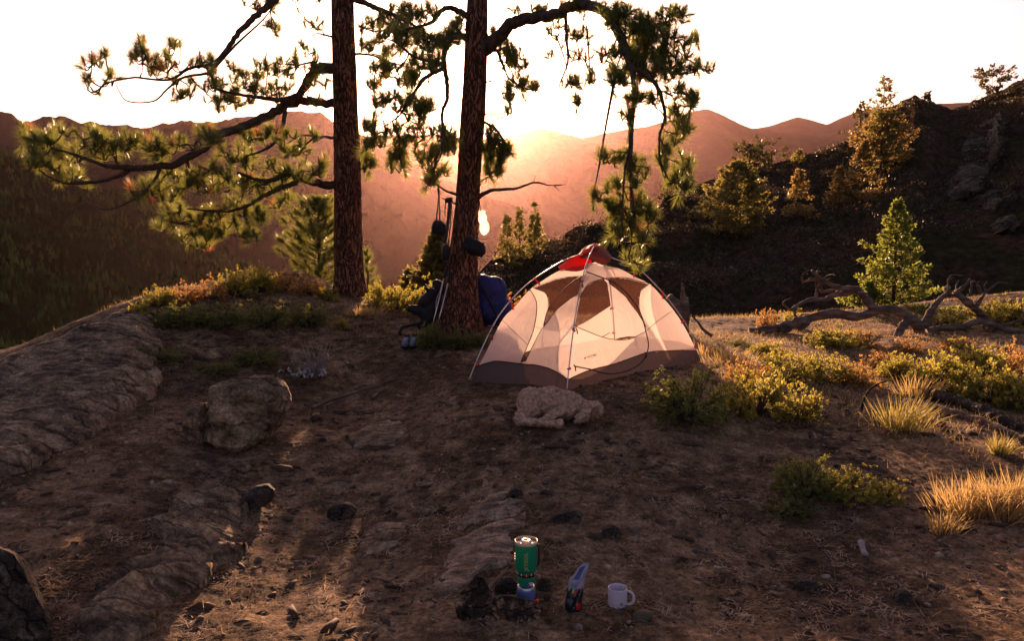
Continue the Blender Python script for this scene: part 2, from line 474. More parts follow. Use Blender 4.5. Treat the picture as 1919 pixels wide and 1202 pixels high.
def tufts(ends, dirs, n=80, L=.14, w=.0045, r=nrg, spread=1.0, shoot=.07):
    """bottle-brush tufts of long pine needles at twig ends"""
    ends, dirs = np.asarray(ends, float), unit(np.asarray(dirs, float))
    k = len(ends)
    t = r.random((k, n))
    rad = unit(r.normal(size=(k, n, 3)))
    d = dirs[:, None, :]
    rad = unit(rad - (rad * d).sum(-1, keepdims=True) * d)
    ang = (0.25 + 1.15 * (1 - t) * spread + r.normal(size=(k, n)) * .12)[..., None]
    nd = d * np.cos(ang) + rad * np.sin(ang)
    base = ends[:, None, :] - d * ((1 - t) * shoot)[..., None]
    ln = L * (0.75 + .4 * r.random((k, n))) * (0.8 + .4 * r.random((k, 1)))
    return blades(base.reshape(-1, 3), unit(nd.reshape(-1, 3)), ln.ravel(), w, .10, r)

def catmull(pts, per=6):
    pts = [np.asarray(p, float) for p in pts]
    pp = [2 * pts[0] - pts[1]] + pts + [2 * pts[-1] - pts[-2]]
    out = []
    for i in range(1, len(pp) - 2):
        p0, p1, p2, p3 = pp[i - 1:i + 3]
        for t in np.linspace(0, 1, per, endpoint=False):
            out.append(.5 * ((2 * p1) + (-p0 + p2) * t + (2 * p0 - 5 * p1 + 4 * p2 - p3) * t * t + (-p0 + 3 * p1 - 3 * p2 + p3) * t ** 3))
    out.append(pp[-2])
    return np.array(out)

def bark_material(name, c_plate, c_mid, c_fur, sc=23.0):
    m, nt, b, o = node_mat(name); L = nt.links.new
    tc = N(nt, 'ShaderNodeTexCoord'); mp = N(nt, 'ShaderNodeMapping'); mp.inputs['Scale'].default_value = (1, 1, .26)
    L(tc.outputs['Object'], mp.inputs[0])
    nz = N(nt, 'ShaderNodeTexNoise', Scale=6.0, Detail=4.0); L(mp.outputs[0], nz.inputs['Vector'])
    ad = N(nt, 'ShaderNodeMix', data_type='RGBA'); ad.inputs['Factor'].default_value = .5
    L(mp.outputs[0], ad.inputs['A']); L(nz.outputs['Color'], ad.inputs['B'])
    v = N(nt, 'ShaderNodeTexVoronoi', feature='DISTANCE_TO_EDGE', Scale=sc); L(ad.outputs['Result'], v.inputs['Vector'])
    n2 = N(nt, 'ShaderNodeTexNoise', Scale=30.0, Detail=8.0); L(mp.outputs[0], n2.inputs['Vector'])
    r1 = ramp(nt, v.outputs['Distance'], [(0.0, c_fur), (0.07, c_mid), (0.22, c_plate)])
    r2 = ramp(nt, n2.outputs['Fac'], [(0.3, (.6, .6, .6)), (0.7, (1.25, 1.2, 1.15))])
    mu = N(nt, 'ShaderNodeMix', data_type='RGBA', blend_type='MULTIPLY'); mu.inputs['Factor'].default_value = 1
    L(r1.outputs[0], mu.inputs['A']); L(r2.outputs[0], mu.inputs['B']); L(mu.outputs['Result'], b.inputs['Base Color'])
    b.inputs['Roughness'].default_value = .9; b.inputs['Specular IOR Level'].default_value = .15
    h = N(nt, 'ShaderNodeMath', operation='MULTIPLY_ADD'); h.inputs[1].default_value = .35
    hr_ = ramp(nt, v.outputs['Distance'], [(0.0, 0), (0.2, 1)])
    L(n2.outputs['Fac'], h.inputs[0]); L(hr_.outputs[0], h.inputs[2])
    bp = N(nt, 'ShaderNodeBump', Strength=1.0, Distance=.03); L(h.outputs[0], bp.inputs['Height']); L(bp.outputs[0], b.inputs['Normal'])
    return m
M_bark = bark_material('pine_bark', (.30, .125, .070), (.14, .060, .036), (.035, .018, .012))
M_limb = mat_noise('pine_limb_bark', [(0.3, (.035, .022, .015)), (0.7, (.12, .075, .05))], scale=18, rough=.9, bump=.8, bscale=50, bdist=.01)
M_needle = mat_leaf('pine_needles', (.040, .070, .018), (.11, .135, .032), trans=.46, tcol=(.34, .35, .065), nscale=2.0, rough=.30, spec=.6)
M_dead = mat_leaf('dead_needles', (.22, .09, .035), (.32, .13, .05), trans=.5, tcol=(.55, .20, .07), nscale=3)

def trunk_mesh(rows, nseg=72, seed=1):
    """rows: (centre, radius) up the trunk, smoothed; plated bark relief modelled in"""
    c = catmull([r[0] for r in rows], 26); rad = catmull([[r[1]] for r in rows], 26)[:, 0]
    th = np.linspace(0, 2 * np.pi, nseg, endpoint=False)
    V = []
    for p, r_ in zip(c, rad):
        u, w = th / (2 * np.pi) * 22, p[2] * 3.2
        per = np.minimum(th, 2 * np.pi - th)
        rel = np.abs(vnoise(np.cos(th) * 3.4 + 9, np.sin(th) * 3.4 + p[2] * .9, seed)) ** .6
        rel2 = vnoise(np.cos(th) * 9 + p[2] * 1.1, np.sin(th) * 9 + p[2] * 2.5, seed + 3)
        rr = r_ * (1 + .10 * (rel - .5) + .03 * rel2)
        V.append(np.stack([p[0] + rr * np.cos(th), p[1] + rr * np.sin(th), np.full_like(th, p[2])], -1))
    V = np.array(V); k = len(V)
    i = np.arange(k - 1)[:, None] * nseg; j = np.arange(nseg)[None, :]
    F = np.stack([i + j, i + (j + 1) % nseg, i + nseg + (j + 1) % nseg, i + nseg + j], -1).reshape(-1, 4)
    return V.reshape(-1, 3), F

def grow(nodes, targets, droop, r, tipup):
    """connect every target to the nearest wood already grown; returns twig polylines"""
    pool = [np.asarray(n, float) for n in nodes]
    arr = np.array(pool)
    order = sorted(targets, key=lambda t: np.min(np.linalg.norm(arr - t, axis=1)))
    twigs = []
    for t in order:
        # wood inward of the target is preferred, so twigs run outwards
        d = np.linalg.norm(arr - t, axis=1) + .25 * np.maximum(0, arr[:, 2] * 0)
        i = int(np.argmin(d)); s = arr[i]; ln = d[i]
        if ln > .75: continue
        if ln < .05: s = arr[max(0, i - 3)]
        side = r.normal(size=3) * .10 * ln
        m1 = s + (t - s) * .38 + side + np.array([0, 0, -droop * ln * .55])
        m2 = s + (t - s) * .78 + side * .5 + np.array([0, 0, -droop * ln * .45 - tipup * .05])
        c = catmull([s, m1, m2, t], 4)
        twigs.append(c)
        arr = np.vstack([arr, c[2::2]])
    return twigs

def bl(D, items, r, spread=.35):
    """blobs of tuft targets: (px,py,rx,ry,n[,D])"""
    out = []
    for it in items:
        px, py, rx, ry, n = it[:5]; d = it[5] if len(it) > 5 else D
        for k in range(int(round(n * (1.65 if 680 < px < 865 and py < 340 else 1.5 if px < 620 and py < 210 else 1.6 if px > 865 and py < 470 else 1.15)))):
            while True:
                a, b = r.uniform(-1, 1, 2)
                if a * a + b * b <= 1: break
            out.append(np.array(P(px + a * rx, py + b * ry, d + abs(r.normal()) * spread * 1.1 - .05)))
    return out

def pine(name, label, base, trunk_rows, limbs, seed, group=None):
    root = empty(name, base, label, 'tree', group)
    off = Vector(base)
    r = np.random.default_rng(seed)
    V, F = trunk_mesh([(np.array(p), rad) for p, rad in trunk_rows], seed=seed)
    mesh_np('trunk', V - np.array(base), F, [M_bark], parent=root)
    for lb in limbs:
        pts = [np.array(P(px, py, d)) if len_ == 0 else None for px, py, d, len_ in [(q[0], q[1], q[2], 0) for q in lb['pts']]] if 'pts' in lb else [np.array(q) for q in lb['world']]
        rad = lb['rad']
        c = catmull(pts, 6); rr = np.interp(np.linspace(0, 1, len(c)), np.linspace(0, 1, len(rad)), rad)
        c[1:-1] += r.normal(size=(len(c) - 2, 3)) * rr[1:-1, None] * .16
        mb = MB(); off_ = np.array(base)
        mb.tube(c - off_, list(rr), 9)
        tg = lb.get('targets', [])
        ends, dirs = [], []
        if tg:
            start = max(1, int(len(c) * lb.get('from', .25)))
            tw = grow(c[start:], tg, lb.get('droop', .25), r, lb.get('tipup', 1))
            for t in tw:
                ln = np.linalg.norm(t[-1] - t[0])
                mb.tube(t - off_, list(np.linspace(min(.0075 + .014 * ln, .022), .0048, len(t)) * lb.get('thin', 1)), 5)
                d = t[-1] - t[-3]; d = d / (np.linalg.norm(d) + 1e-9) + np.array([0, 0, lb.get('lift', .5)])
                ends.append(t[-1]); dirs.append(d)
                # a second, smaller shoot part way along
                if r.random() < .45 and len(t) > 6:
                    q = t[int(len(t) * .65)]; dd = unit(r.normal(size=3) + np.array([0, 0, .4]))
                    e = q + dd * r.uniform(.06, .14)
                    mb.tube([q - off_, e - off_], [.0052, .0042], 4)
                    ends.append(e); dirs.append(dd)
        br = mb.build('branch', M_limb, root)
        if len(ends):
            ends = np.array(ends); dirs = np.array(dirs)
            dead = r.random(len(ends)) < lb.get('dead', .035)
            Vs, Fs, mi, n0 = [], [], [], 0
            for sel, mat_i, nn in ((~dead, 0, lb.get('n', 105)), (dead, 1, 60)):
                if sel.any():
                    v, f = tufts(ends[sel], dirs[sel], nn, lb.get('L', .125), lb.get('w', .0040), r, .85)
                    Vs.append(v - off_); Fs.append(f + n0); n0 += len(v); mi += [mat_i] * len(f)
            mesh_np('needles', np.vstack(Vs), np.vstack(Fs), [M_needle, M_dead], smooth=False, parent=br, midx=mi)
    return root

def limb(pts, rad, blobs=(), D=9.0, spread=.3, seed=0, **k):
    r = np.random.default_rng(100 + seed)
    return dict(pts=pts, rad=rad, targets=bl(D, blobs, r, spread), **k)

def upper_limbs(center_fn, z0, z1, n, seed, reach=2.2, ntuft=9, avoid=None):
    """limbs of the crown above the picture's top edge"""
    r = np.random.default_rng(seed); out = []
    for k in range(n):
        z = z0 + (z1 - z0) * (k + .5) / n; a = k * 2.4 + r.uniform(-.4, .4)
        ln = reach * (1 - .65 * (z - z0) / (z1 - z0)) * r.uniform(.8, 1.1)
        c = np.array(center_fn(z)); d = np.array([math.cos(a), math.sin(a), 0])
        w = [c, c + d * ln * .35 + [0, 0, .12], c + d * ln * .7 + [0, 0, .1], c + d * ln + [0, 0, .3]]
        tg = [w[1 + (j % 3)] + unit(r.normal(size=3)) * r.uniform(.15, .5) * [1, 1, .7] for j in range(ntuft)]
        out.append(dict(world=w, rad=[.045, .03, .018, .008], targets=tg, n=55, w=.006, **{'from': .3}))
    return out

# ---- the left pine
LD = 10.5
lp_base = tuple(P(655, 552, LD)); lp_base = (lp_base[0], lp_base[1], gzf(lp_base[0], lp_base[1]) - .03)
def rowp(px, py, D, w): return (tuple(P(px, py, D)), w / 2 / FPX * D)
lt = [((lp_base[0], lp_base[1], lp_base[2] - .15), .27), rowp(655, 540, LD, 62), rowp(654, 510, LD, 54), rowp(652, 450, LD, 51), rowp(651, 350, LD, 49), rowp(647, 200, LD, 44), rowp(643, 60, LD, 41), rowp(640, -60, LD, 38)]
top = Vector(lt[-1][0]); lt += [((top.x - .05, top.y, top.z + 2), .10), ((top.x - .05, top.y, top.z + 4.3), .03)]
L_limbs = [
 limb([(640,126,10.5),(598,130,10.4),(585,140,10.3),(572,158,10.2),(560,178,10.1),(530,187,10.0),(490,183,9.8),(449,177,9.6),(395,164,9.4)], [.075,.07,.06,.055,.045,.032,.025,.018,.012],
      [(440,145,45,28,17),(505,128,42,24,13),(572,100,26,30,12),(595,150,20,28,8),(420,190,50,20,11),(480,170,40,18,12),(530,155,25,25,7)], D=9.9, seed=1, lift=.7),
 limb([(640,196,10.5),(584,191,10.4),(539,195,10.2),(499,218,10.0),(454,238,9.8),(413,252,9.5),(382,278,9.3),(332,305,9.1),(287,314,8.9),(234,314,8.7),(193,309,8.5),(135,288,8.3),(94,278,8.2)],
      [.06,.055,.055,.055,.052,.05,.048,.042,.036,.03,.022,.014,.009],
      [(52,247,16,14,7),(75,266,20,16,8),(60,290,18,10,5),(110,252,18,20,8),(128,285,28,22,10),(165,250,28,18,9),(192,268,32,24,15),(242,260,20,20,9),(285,262,18,14,7),(305,290,16,12,5),(345,265,24,14,6),(385,250,22,18,7)],
      D=8.6, seed=2, lift=.9, **{'from': .35}),
 limb([(250,315,8.8),(202,337,8.6),(135,344,8.4),(99,335,8.3),(72,318,8.2)], [.028,.022,.015,.011,.008], [(90,308,28,12,8),(130,322,28,12,7),(60,300,12,8,3)], D=8.4, seed=3, lift=.9, dead=.1),
 limb([(300,318,8.9),(285,345,8.8),(270,359,8.7),(243,378,8.6),(207,392,8.5),(180,386,8.5),(157,359,8.4)], [.02,.014,.011,.010,.009,.007,.005], [(265,350,30,18,8),(160,346,8,4,1)], D=8.7, seed=4, dead=.1),
 limb([(535,200,10.1),(530,234,10.0),(517,265,9.9),(490,283,9.8),(463,292,9.7)], [.03,.025,.02,.015,.01], [(490,250,42,20,15),(545,262,22,22,8),(440,285,38,22,12),(470,300,25,12,6)], D=9.7, seed=5, **{'from': .1}),
 limb([(350,298,9.2),(360,325,9.3),(380,350,9.4)], [.02,.014,.01], [(330,345,48,28,20),(390,330,45,26,18),(290,360,20,14,5)], D=9.2, seed=6, **{'from': .1}),
 limb([(640,350,10.5),(598,343,10.4),(571,337,10.2),(544,324,10.1),(508,338,9.9),(476,335,9.8),(445,323,9.6)], [.06,.05,.045,.04,.03,.02,.012],
      [(440,352,48,26,17),(500,322,48,22,16),(560,318,36,18,11),(603,305,16,20,7),(520,372,38,18,9)], D=9.9, seed=7),
 limb([(560,342,10.1),(508,360,10.0),(472,382,9.8),(440,394,9.7),(404,396,9.6),(350,391,9.4)], [.035,.028,.022,.018,.014,.009],
      [(330,400,36,18,12),(400,410,48,22,20),(450,390,42,24,16),(370,440,36,18,12),(430,432,38,16,11),(385,458,18,8,5),(302,421,8,5,2),(470,438,18,10,4),(482,402,18,18,5)], D=9.6, seed=8, **{'from': .15}, dead=.02),
 limb([(641,-95,10.5),(600,-70,10.4),(560,-45,10.2),(530,-18,10.1),(499,13,10.0),(467,40,9.9),(440,72,9.8),(413,108,9.7),(391,139,9.6)], [.06,.05,.045,.045,.042,.038,.032,.028,.02],
      [(515,42,16,12,4),(500,2,28,10,6),(470,5,20,8,3),(580,-10,30,10,6)], D=10.0, seed=9, **{'from': .4}),
 limb([(400,122,9.65),(359,127,9.5),(314,150,9.4),(252,145,9.2),(198,157,9.1),(180,177,9.0),(157,164,9.0)], [.022,.018,.014,.012,.009,.007,.004],
      [(172,108,18,12,4),(192,96,10,8,2),(160,147,8,6,2),(214,132,14,8,3),(262,80,16,14,6),(262,108,20,14,6),(325,80,16,10,4),(312,108,26,16,8),(375,110,24,14,6)], D=9.3, seed=10, lift=.9, droop=.6, dead=.12, **{'from': .15}),
 limb([(391,137,9.6),(341,146,9.5),(314,166,9.4),(288,189,9.3),(238,189,9.2),(216,157,9.2)], [.018,.014,.012,.010,.008,.005], [(345,160,30,18,7),(285,125,12,10,3),(395,150,20,20,6)], D=9.4, seed=11, droop=.6),
 limb([(640,259,10.5),(600,256,10.5),(566,254,10.4),(539,268,10.3)], [.02,.015,.011,.007], [(560,280,22,16,6),(585,262,15,12,3)], D=10.3, seed=12),
 limb([(638,72,10.5),(610,66,10.5),(593,63,10.4),(575,72,10.4)], [.018,.014,.010,.005], [(585,40,20,14,4)], D=10.4, seed=13),
 limb([(645,-8,10.5),(690,8,10.3),(706,15,10.2),(750,33,10.0),(790,55,9.8)], [.04,.034,.032,.026,.012], [(700,45,26,22,8),(745,25,35,18,12),(690,80,22,18,8),(775,60,26,20,9)], D=10.0, seed=14, lift=.3, **{'from': .3}),
 limb([(650,100,10.5),(695,103,10.3),(720,113,10.2),(761,124,10.1)], [.018,.014,.011,.007], [(740,95,28,18,8),(710,130,22,16,6),(770,140,24,18,6)], D=10.1, seed=15, lift=.3),
 limb([(655,318,10.5),(680,316,10.6),(695,305,10.7)], [.014,.010,.007], [(690,300,12,22,8)], D=10.7, spread=.15, seed=16),
]
cL = lambda z: (top.x - .05, top.y, z)
L_limbs += upper_limbs(cL, top.z + .2, top.z + 4.2, 13, 5)
pine('ponderosa_pine', 'tall pine on the mound at the left, its long limbs reaching over the valley', lp_base, lt, L_limbs, 21, 'two tall pines of the camp')

# ---- the right pine
RD = 9.0
q = P(866, 612, RD); rp_base = (q.x, q.y, gzf(q.x, q.y) - .03)
rt = [((rp_base[0], rp_base[1], rp_base[2] - .15), .32), rowp(859, 600, RD, 92), rowp(861, 560, RD, 75), rowp(865, 520, RD, 62), rowp(872, 440, RD, 50), rowp(878, 340, RD, 43), rowp(885, 230, RD, 45), rowp(890, 150, RD, 42), rowp(893, 60, RD, 40), rowp(896, -50, RD, 36)]
topr = Vector(rt[-1][0]); rt += [((topr.x + .05, topr.y, topr.z + 2), .10), ((topr.x + .1, topr.y, topr.z + 4.5), .03)]
R_limbs = [
 limb([(895,100,9.0),(926,77,8.9),(954,47,8.7),(996,33,8.5),(1038,28,8.2),(1066,14,8.0),(1103,9,7.7),(1136,23,7.5),(1154,51,7.3),(1173,93,7.1),(1187,140,7.0)],
      [.085,.075,.066,.062,.056,.052,.05,.045,.04,.034,.026],
      [(1000,12,38,10,7,8.4),(1080,4,40,10,9,7.8),(1150,18,38,16,15),(1190,45,38,24,22),(1232,55,38,22,19),(1255,20,28,14,9),(1200,90,42,24,22),(1262,92,32,18,13),(1303,65,10,10,3),(1180,130,42,20,15),(1242,125,42,18,16),(1292,120,22,12,7),(1332,122,8,8,2),(1140,95,18,18,5)],
      D=7.1, seed=31, lift=.5, L=.10, n=90, **{'from': .25}),
 limb([(1180,120,7.05),(1187,160,6.95),(1185,210,6.85),(1180,280,6.75),(1170,326,6.7),(1166,419,6.6),(1172,466,6.55)], [.022,.018,.013,.011,.009,.007,.004],
      [(1160,145,18,14,5),(1190,175,24,24,7),(1178,205,18,14,3),(1172,292,26,22,7),(1132,290,16,10,4),(1190,322,22,20,8),(1120,360,16,8,4),(1150,385,22,14,8),(1190,380,28,22,13),(1220,395,16,12,5),(1170,420,28,18,13),(1200,435,22,10,7),(1178,478,12,8,3),(1192,500,10,10,3),(1150,345,18,12,5)],
      D=6.75, seed=32, lift=0, L=.098, n=80, thin=.7, spread=.16, **{'from': .1}),
 limb([(1195,130,7.0),(1229,158,6.95),(1243,196,6.9),(1245,224,6.9),(1236,256,6.85),(1238,303,6.8),(1252,335,6.8)], [.022,.018,.014,.013,.011,.009,.006],
      [(1215,170,36,16,7),(1282,165,18,10,5),(1302,182,16,8,6),(1262,212,18,16,6),(1277,236,16,12,5),(1250,270,18,14,5),(1290,300,12,12,4),(1265,322,22,12,6),(1240,300,14,18,4),(1282,345,14,8,3)],
      D=6.9, seed=33, lift=.1, L=.098, n=80, thin=.7, spread=.2, **{'from': .1}),
 limb([(1061,15,8.0),(1061,69,7.9),(1065,110,7.85),(1055,143,7.85),(1049,162,7.8),(1063,189,7.8),(1082,192,7.8)], [.02,.014,.011,.009,.007,.006,.004],
      [(1050,60,28,26,7),(1095,60,18,16,5),(1092,97,16,10,4),(1070,150,20,10,6),(1108,150,10,14,5),(1086,180,12,8,4),(1030,96,6,6,2)], D=7.9, seed=34, lift=.4, L=.09, n=80, thin=.7, droop=.6, spread=.15, **{'from': .1}),
 limb([(893,40,9.0),(873,28,9.0),(857,19,8.9),(843,14,8.9),(829,18,8.8),(816,33,8.8),(805,44,8.7),(760,55,8.6)], [.05,.04,.032,.028,.026,.022,.018,.010],
      [(800,20,22,18,8),(850,45,20,16,8),(800,80,30,20,12),(765,20,20,14,6),(840,75,22,12,8),(750,70,20,15,6)], D=8.7, seed=35, lift=.3),
 limb([(890,80,9.0),(860,66,8.9),(838,80,8.8),(832,115,8.7),(838,154,8.7),(838,187,8.6),(829,209,8.6),(829,247,8.5),(827,288,8.5),(808,322,8.5)], [.045,.04,.032,.03,.026,.022,.018,.014,.010,.006],
      [(815,110,16,20,6),(820,258,22,28,11),(850,262,14,28,6),(800,290,26,18,7),(825,318,16,10,4),(806,335,8,6,2),(780,250,22,26,8)], D=8.55, seed=36, lift=0, droop=.3, spread=.25, **{'from': .3}),
 limb([(832,125,8.7),(821,132,8.7),(794,148,8.6),(777,173,8.6),(764,190,8.5),(750,214,8.5),(722,236,8.4)], [.026,.024,.020,.017,.014,.011,.007],
      [(742,190,36,18,11),(788,190,24,18,13),(715,182,18,14,5),(692,230,20,18,7),(700,265,18,18,6),(742,255,28,26,11),(745,300,22,16,8),(785,215,20,16,6)], D=8.45, seed=37, lift=.1, droop=.3, **{'from': .2}),
 limb([(835,122,8.7),(788,110,8.7),(769,102,8.7),(744,80,8.8),(715,70,8.8)], [.02,.016,.013,.010,.006], [(790,110,26,16,8),(722,120,24,14,6),(768,145,26,14,8),(735,60,24,14,7),(700,150,14,10,3)], D=8.7, seed=38, lift=.4),
 limb([(875,372,9.0),(852,363,8.9),(833,356,8.85),(814,342,8.8)], [.02,.015,.012,.008], [(806,330,10,8,3)], D=8.8, seed=39, spread=.1),
 limb([(885,374,9.0),(901,367,8.95),(922,356,8.9),(963,354,8.8),(1001,342,8.7),(1029,347,8.7),(1061,346,8.6)], [.035,.026,.02,.015,.011,.008,.004], seed=40),
 limb([(1000,343,8.7),(1004,328,8.7)], [.008,.003], seed=41),
 limb([(1038,347,8.68),(1047,357,8.68)], [.006,.003], seed=42),
 limb([(905,110,9.0),(928,92,8.9),(942,121,8.8),(953,145,8.8),(975,162,8.7),(998,170,8.7)], [.022,.018,.014,.011,.008,.005],
      [(955,85,22,18,10),(970,115,20,18,8),(972,150,22,14,7),(1000,162,12,8,4),(950,178,14,10,5),(955,205,14,6,2),(935,60,18,14,5)], D=8.8, seed=43, lift=.3, droop=.4, L=.11),
 limb([(895,225,9.0),(925,238,8.9),(945,268,8.8),(945,300,8.7)], [.02,.014,.011,.007], [(925,248,16,16,7),(942,285,18,20,11),(915,275,12,26,7),(925,315,16,10,5)], D=8.8, seed=44, lift=.2, spread=.15),
 limb([(895,156,9.0),(925,151,8.85)], [.016,.008], seed=45), limb([(892,216,9.0),(925,214,8.9),(948,211,8.8)], [.012,.009,.005], seed=46),
 limb([(868,389,9.0),(851,381,8.85),(829,371,8.75)], [.014,.011,.007], seed=47),
]
cR = lambda z: (topr.x + .05, topr.y, z)
R_limbs += upper_limbs(cR, topr.z + .2, topr.z + 4.2, 13, 8)
pine('ponderosa_pine', 'tall pine behind the tent, gear hanging from its trunk, one limb drooping', rp_base, rt, R_limbs, 33, 'two tall pines of the camp')
# ---------------------------------------------------------------- the tent
def fabric(name, c, tr, trans, rough=.6, weave=0.0, spec=.3, tcol=None, mx_noise=True):
    """thin cloth: reflects, lets light through diffusely, and (mesh) lets some straight through"""
    m, nt, b, o = node_mat(name); L = nt.links.new
    tc = N(nt, 'ShaderNodeTexCoord')
    nz = N(nt, 'ShaderNodeTexNoise', Scale=3.0, Detail=5.0); L(tc.outputs['Object'], nz.inputs['Vector'])
    r = ramp(nt, nz.outputs['Fac'], [(0.3, tuple(x * .86 for x in c)), (0.7, c)])
    L(r.outputs[0], b.inputs['Base Color'])
    b.inputs['Roughness'].default_value = rough; b.inputs['Specular IOR Level'].default_value = spec
    n2 = N(nt, 'ShaderNodeTexNoise', Scale=14.0, Detail=6.0); L(tc.outputs['Object'], n2.inputs['Vector'])
    bp = N(nt, 'ShaderNodeBump', Strength=.35, Distance=.02); L(n2.outputs['Fac'], bp.inputs['Height']); L(bp.outputs[0], b.inputs['Normal'])
    t = N(nt, 'ShaderNodeBsdfTranslucent'); t.inputs['Color'].default_value = (*(tcol or c), 1)
    L(bp.outputs[0], t.inputs['Normal'])
    mx = N(nt, 'ShaderNodeMixShader'); mx.inputs[0].default_value = tr
    L(b.outputs[0], mx.inputs[1]); L(t.outputs[0], mx.inputs[2]); out = mx.outputs[0]
    if trans > 0:
        tp = N(nt, 'ShaderNodeBsdfTransparent'); m2 = N(nt, 'ShaderNodeMixShader'); m2.inputs[0].default_value = trans
        L(out, m2.inputs[1]); L(tp.outputs[0], m2.inputs[2]); out = m2.outputs[0]
    L(out, o.inputs['Surface'])
    return m
M_white = fabric('tent_white_nylon', (.60, .44, .54), .66, .14, .5, tcol=(1.0, .86, .78))
M_mesh = fabric('tent_brown_mesh', (.10, .046, .030), .30, .60, .8, tcol=(.30, .12, .07))
M_tub = fabric('tent_grey_floor', (.060, .052, .052), .22, 0, .5, tcol=(.30, .17, .10))
M_zip = mat_plain('zipper_tape', (.03, .022, .035), .6)
M_hem = mat_plain('brown_hem', (.16, .085, .06), .7)
M_alu = mat_plain('aluminium_pole', (.62, .55, .52), .28, metal=.9, spec=.5)
M_redclip = mat_leaf('red_clip', (.55, .03, .02), (.65, .04, .02), trans=.35, tcol=(.9, .06, .03))
M_black = mat_plain('black_nylon', (.012, .011, .012), .7, spec=.3)

def tent():
    F_ = G(1062, 737); L_ = G(879, 718); R_ = G(1318, 679)
    F_.y += .0
    B_ = L_ + R_ - F_; B_.z = gzf(B_.x, B_.y)
    C_ = (L_ + R_) / 2
    root = empty('tent', C_, 'small white and brown mesh dome tent glowing in the low sun', 'tent')
    off = np.array(C_)
    def onplane(px, py, A, B):
        u, v = (px - 959.5) / FPX, (601 - py) / FPX
        d = Vector((u, cp + v * sp_, -sp_ + v * cp)); n = Vector((B.y - A.y, A.x - B.x, 0)); o = Vector((0, 0, CAMZ))
        return o + d * ((A - o).dot(n) / d.dot(n))
    def th(pts, A, B):
        out = []
        ab = Vector((B.x - A.x, B.y - A.y, 0))
        for p in pts:
            q = onplane(*p, A, B); t = Vector((q.x - A.x, q.y - A.y, 0)).dot(ab) / ab.length_squared
            out.append((t, q.z - (A.z + (B.z - A.z) * t)))
        return out
    arcL = th([(877, 718), (900, 661), (935, 592), (982, 538), (1039, 498), (1070, 483), (1093, 475)], L_, R_)
    arcR = th([(1117, 473), (1143, 482), (1188, 500), (1219, 524), (1264, 576), (1298, 630), (1317, 678)], L_, R_)
    arc = arcL + arcR
    def place(th_, A, B): return [np.array(A.lerp(B, t)) + [0, 0, h] for t, h in th_]
    pole1 = catmull(place(arc, L_, R_), 6)
    half = [((a[0] + 1 - b[0]) / 2, (a[1] + b[1]) / 2) for a, b in zip(arcL, arcR[::-1])]
    sym = half + [(1 - t, h) for t, h in half[::-1]]
    sym = [(t, h + (.012 if .3 < t < .7 else 0)) for t, h in sym]
    pole2 = catmull(place(sym, F_, B_), 6)
    for pl in (pole1, pole2):
        mb = MB(); mb.tube(pl - off, .0052, 8)
        for k in range(10, len(pl) - 5, 17):      # ferrules
            mb.tube([pl[k] - off, pl[k + 1] - off], .0072, 8)
        mb.build('pole', M_alu, root)
    # body edges under the poles
    eL = th([(884, 714), (896, 688), (908, 666), (941, 601), (966, 574), (992, 544), (1014, 528), (1045, 509), (1075, 500), (1102, 496)], L_, R_)
    eR = th([(1313, 676), (1305, 657), (1283, 614), (1262, 582), (1240, 556), (1218, 533), (1190, 519), (1159, 503), (1130, 500), (1106, 496)], L_, R_)
    ap = ((eL[-1][0] + eR[-1][0]) / 2, (eL[-1][1] + eR[-1][1]) / 2)
    eL[-1] = ap; eR[-1] = ap
    Ph = ap[1]
    Apex = np.array(L_.lerp(R_, .5)) + [0, 0, Ph]
    avg = [((a[0] + 1 - b[0]) / 2, (a[1] + b[1]) / 2) for a, b in zip(eL, eR)]
    def edge(cor, opp, prof, flip=False):
        pts = []
        for t, h in prof:
            tt = 1 - t if flip else t
            q = np.array(cor.lerp(opp, min(tt, .5))); q[2] = cor.z + (opp.z - cor.z) * tt + h
            pts.append(q)
        pts[-1] = Apex.copy()
        c = catmull(pts, 10)
        z = np.maximum.accumulate(c[:, 2] + np.arange(len(c)) * 1e-6)
        s = (z - z[0]) / (z[-1] - z[0])
        return c, s
    EL = edge(L_, R_, eL); ER = edge(R_, L_, eR, True); EF = edge(F_, B_, avg); EB = edge(B_, F_, avg)
    n = 170
    vv = np.linspace(0, 1, n + 1); uu = np.linspace(0, 1, n + 1)
    def face(EA, EB_):
        a = np.stack([np.interp(vv, EA[1], EA[0][:, k]) for k in range(3)], -1)
        b = np.stack([np.interp(vv, EB_[1], EB_[0][:, k]) for k in range(3)], -1)
        S = a[:, None, :] * (1 - uu[None, :, None]) + b[:, None, :] * uu[None, :, None]
        # cloth: pulled in a little between the edges, tub sagging at the bottom, small wrinkles
        cen = np.array([C_.x, C_.y, C_.z + .35]); inn = cen - S; inn[..., 2] *= .3; inn = unit(inn)
        w = (np.sin(np.pi * uu) ** 1.0)[None, :] * (np.sin(np.pi * np.clip(vv, 0, 1)) ** .8)[:, None]
        U, Vv = np.meshgrid(uu, vv)
        wr = .006 * fbm(U * 9 + 3, Vv * 2.2, 1.0, 4, 77) * (w + .2)
        S = S + inn * (.035 * w + wr)[..., None]
        gl = gz(S[0, :, 0], S[0, :, 1]); S[0, :, 2] = gl + .004
        return S
    SLF, SFR, SRB, SBL = face(EL, EF), face(EF, ER), face(ER, EB), face(EB, EL)
    def pj(S):
        q = S - np.array([0, 0, CAMZ]); f = q[..., 1] * cp - q[..., 2] * sp_
        return 959.5 + FPX * q[..., 0] / f, 601 - FPX * (q[..., 1] * sp_ + q[..., 2] * cp) / f
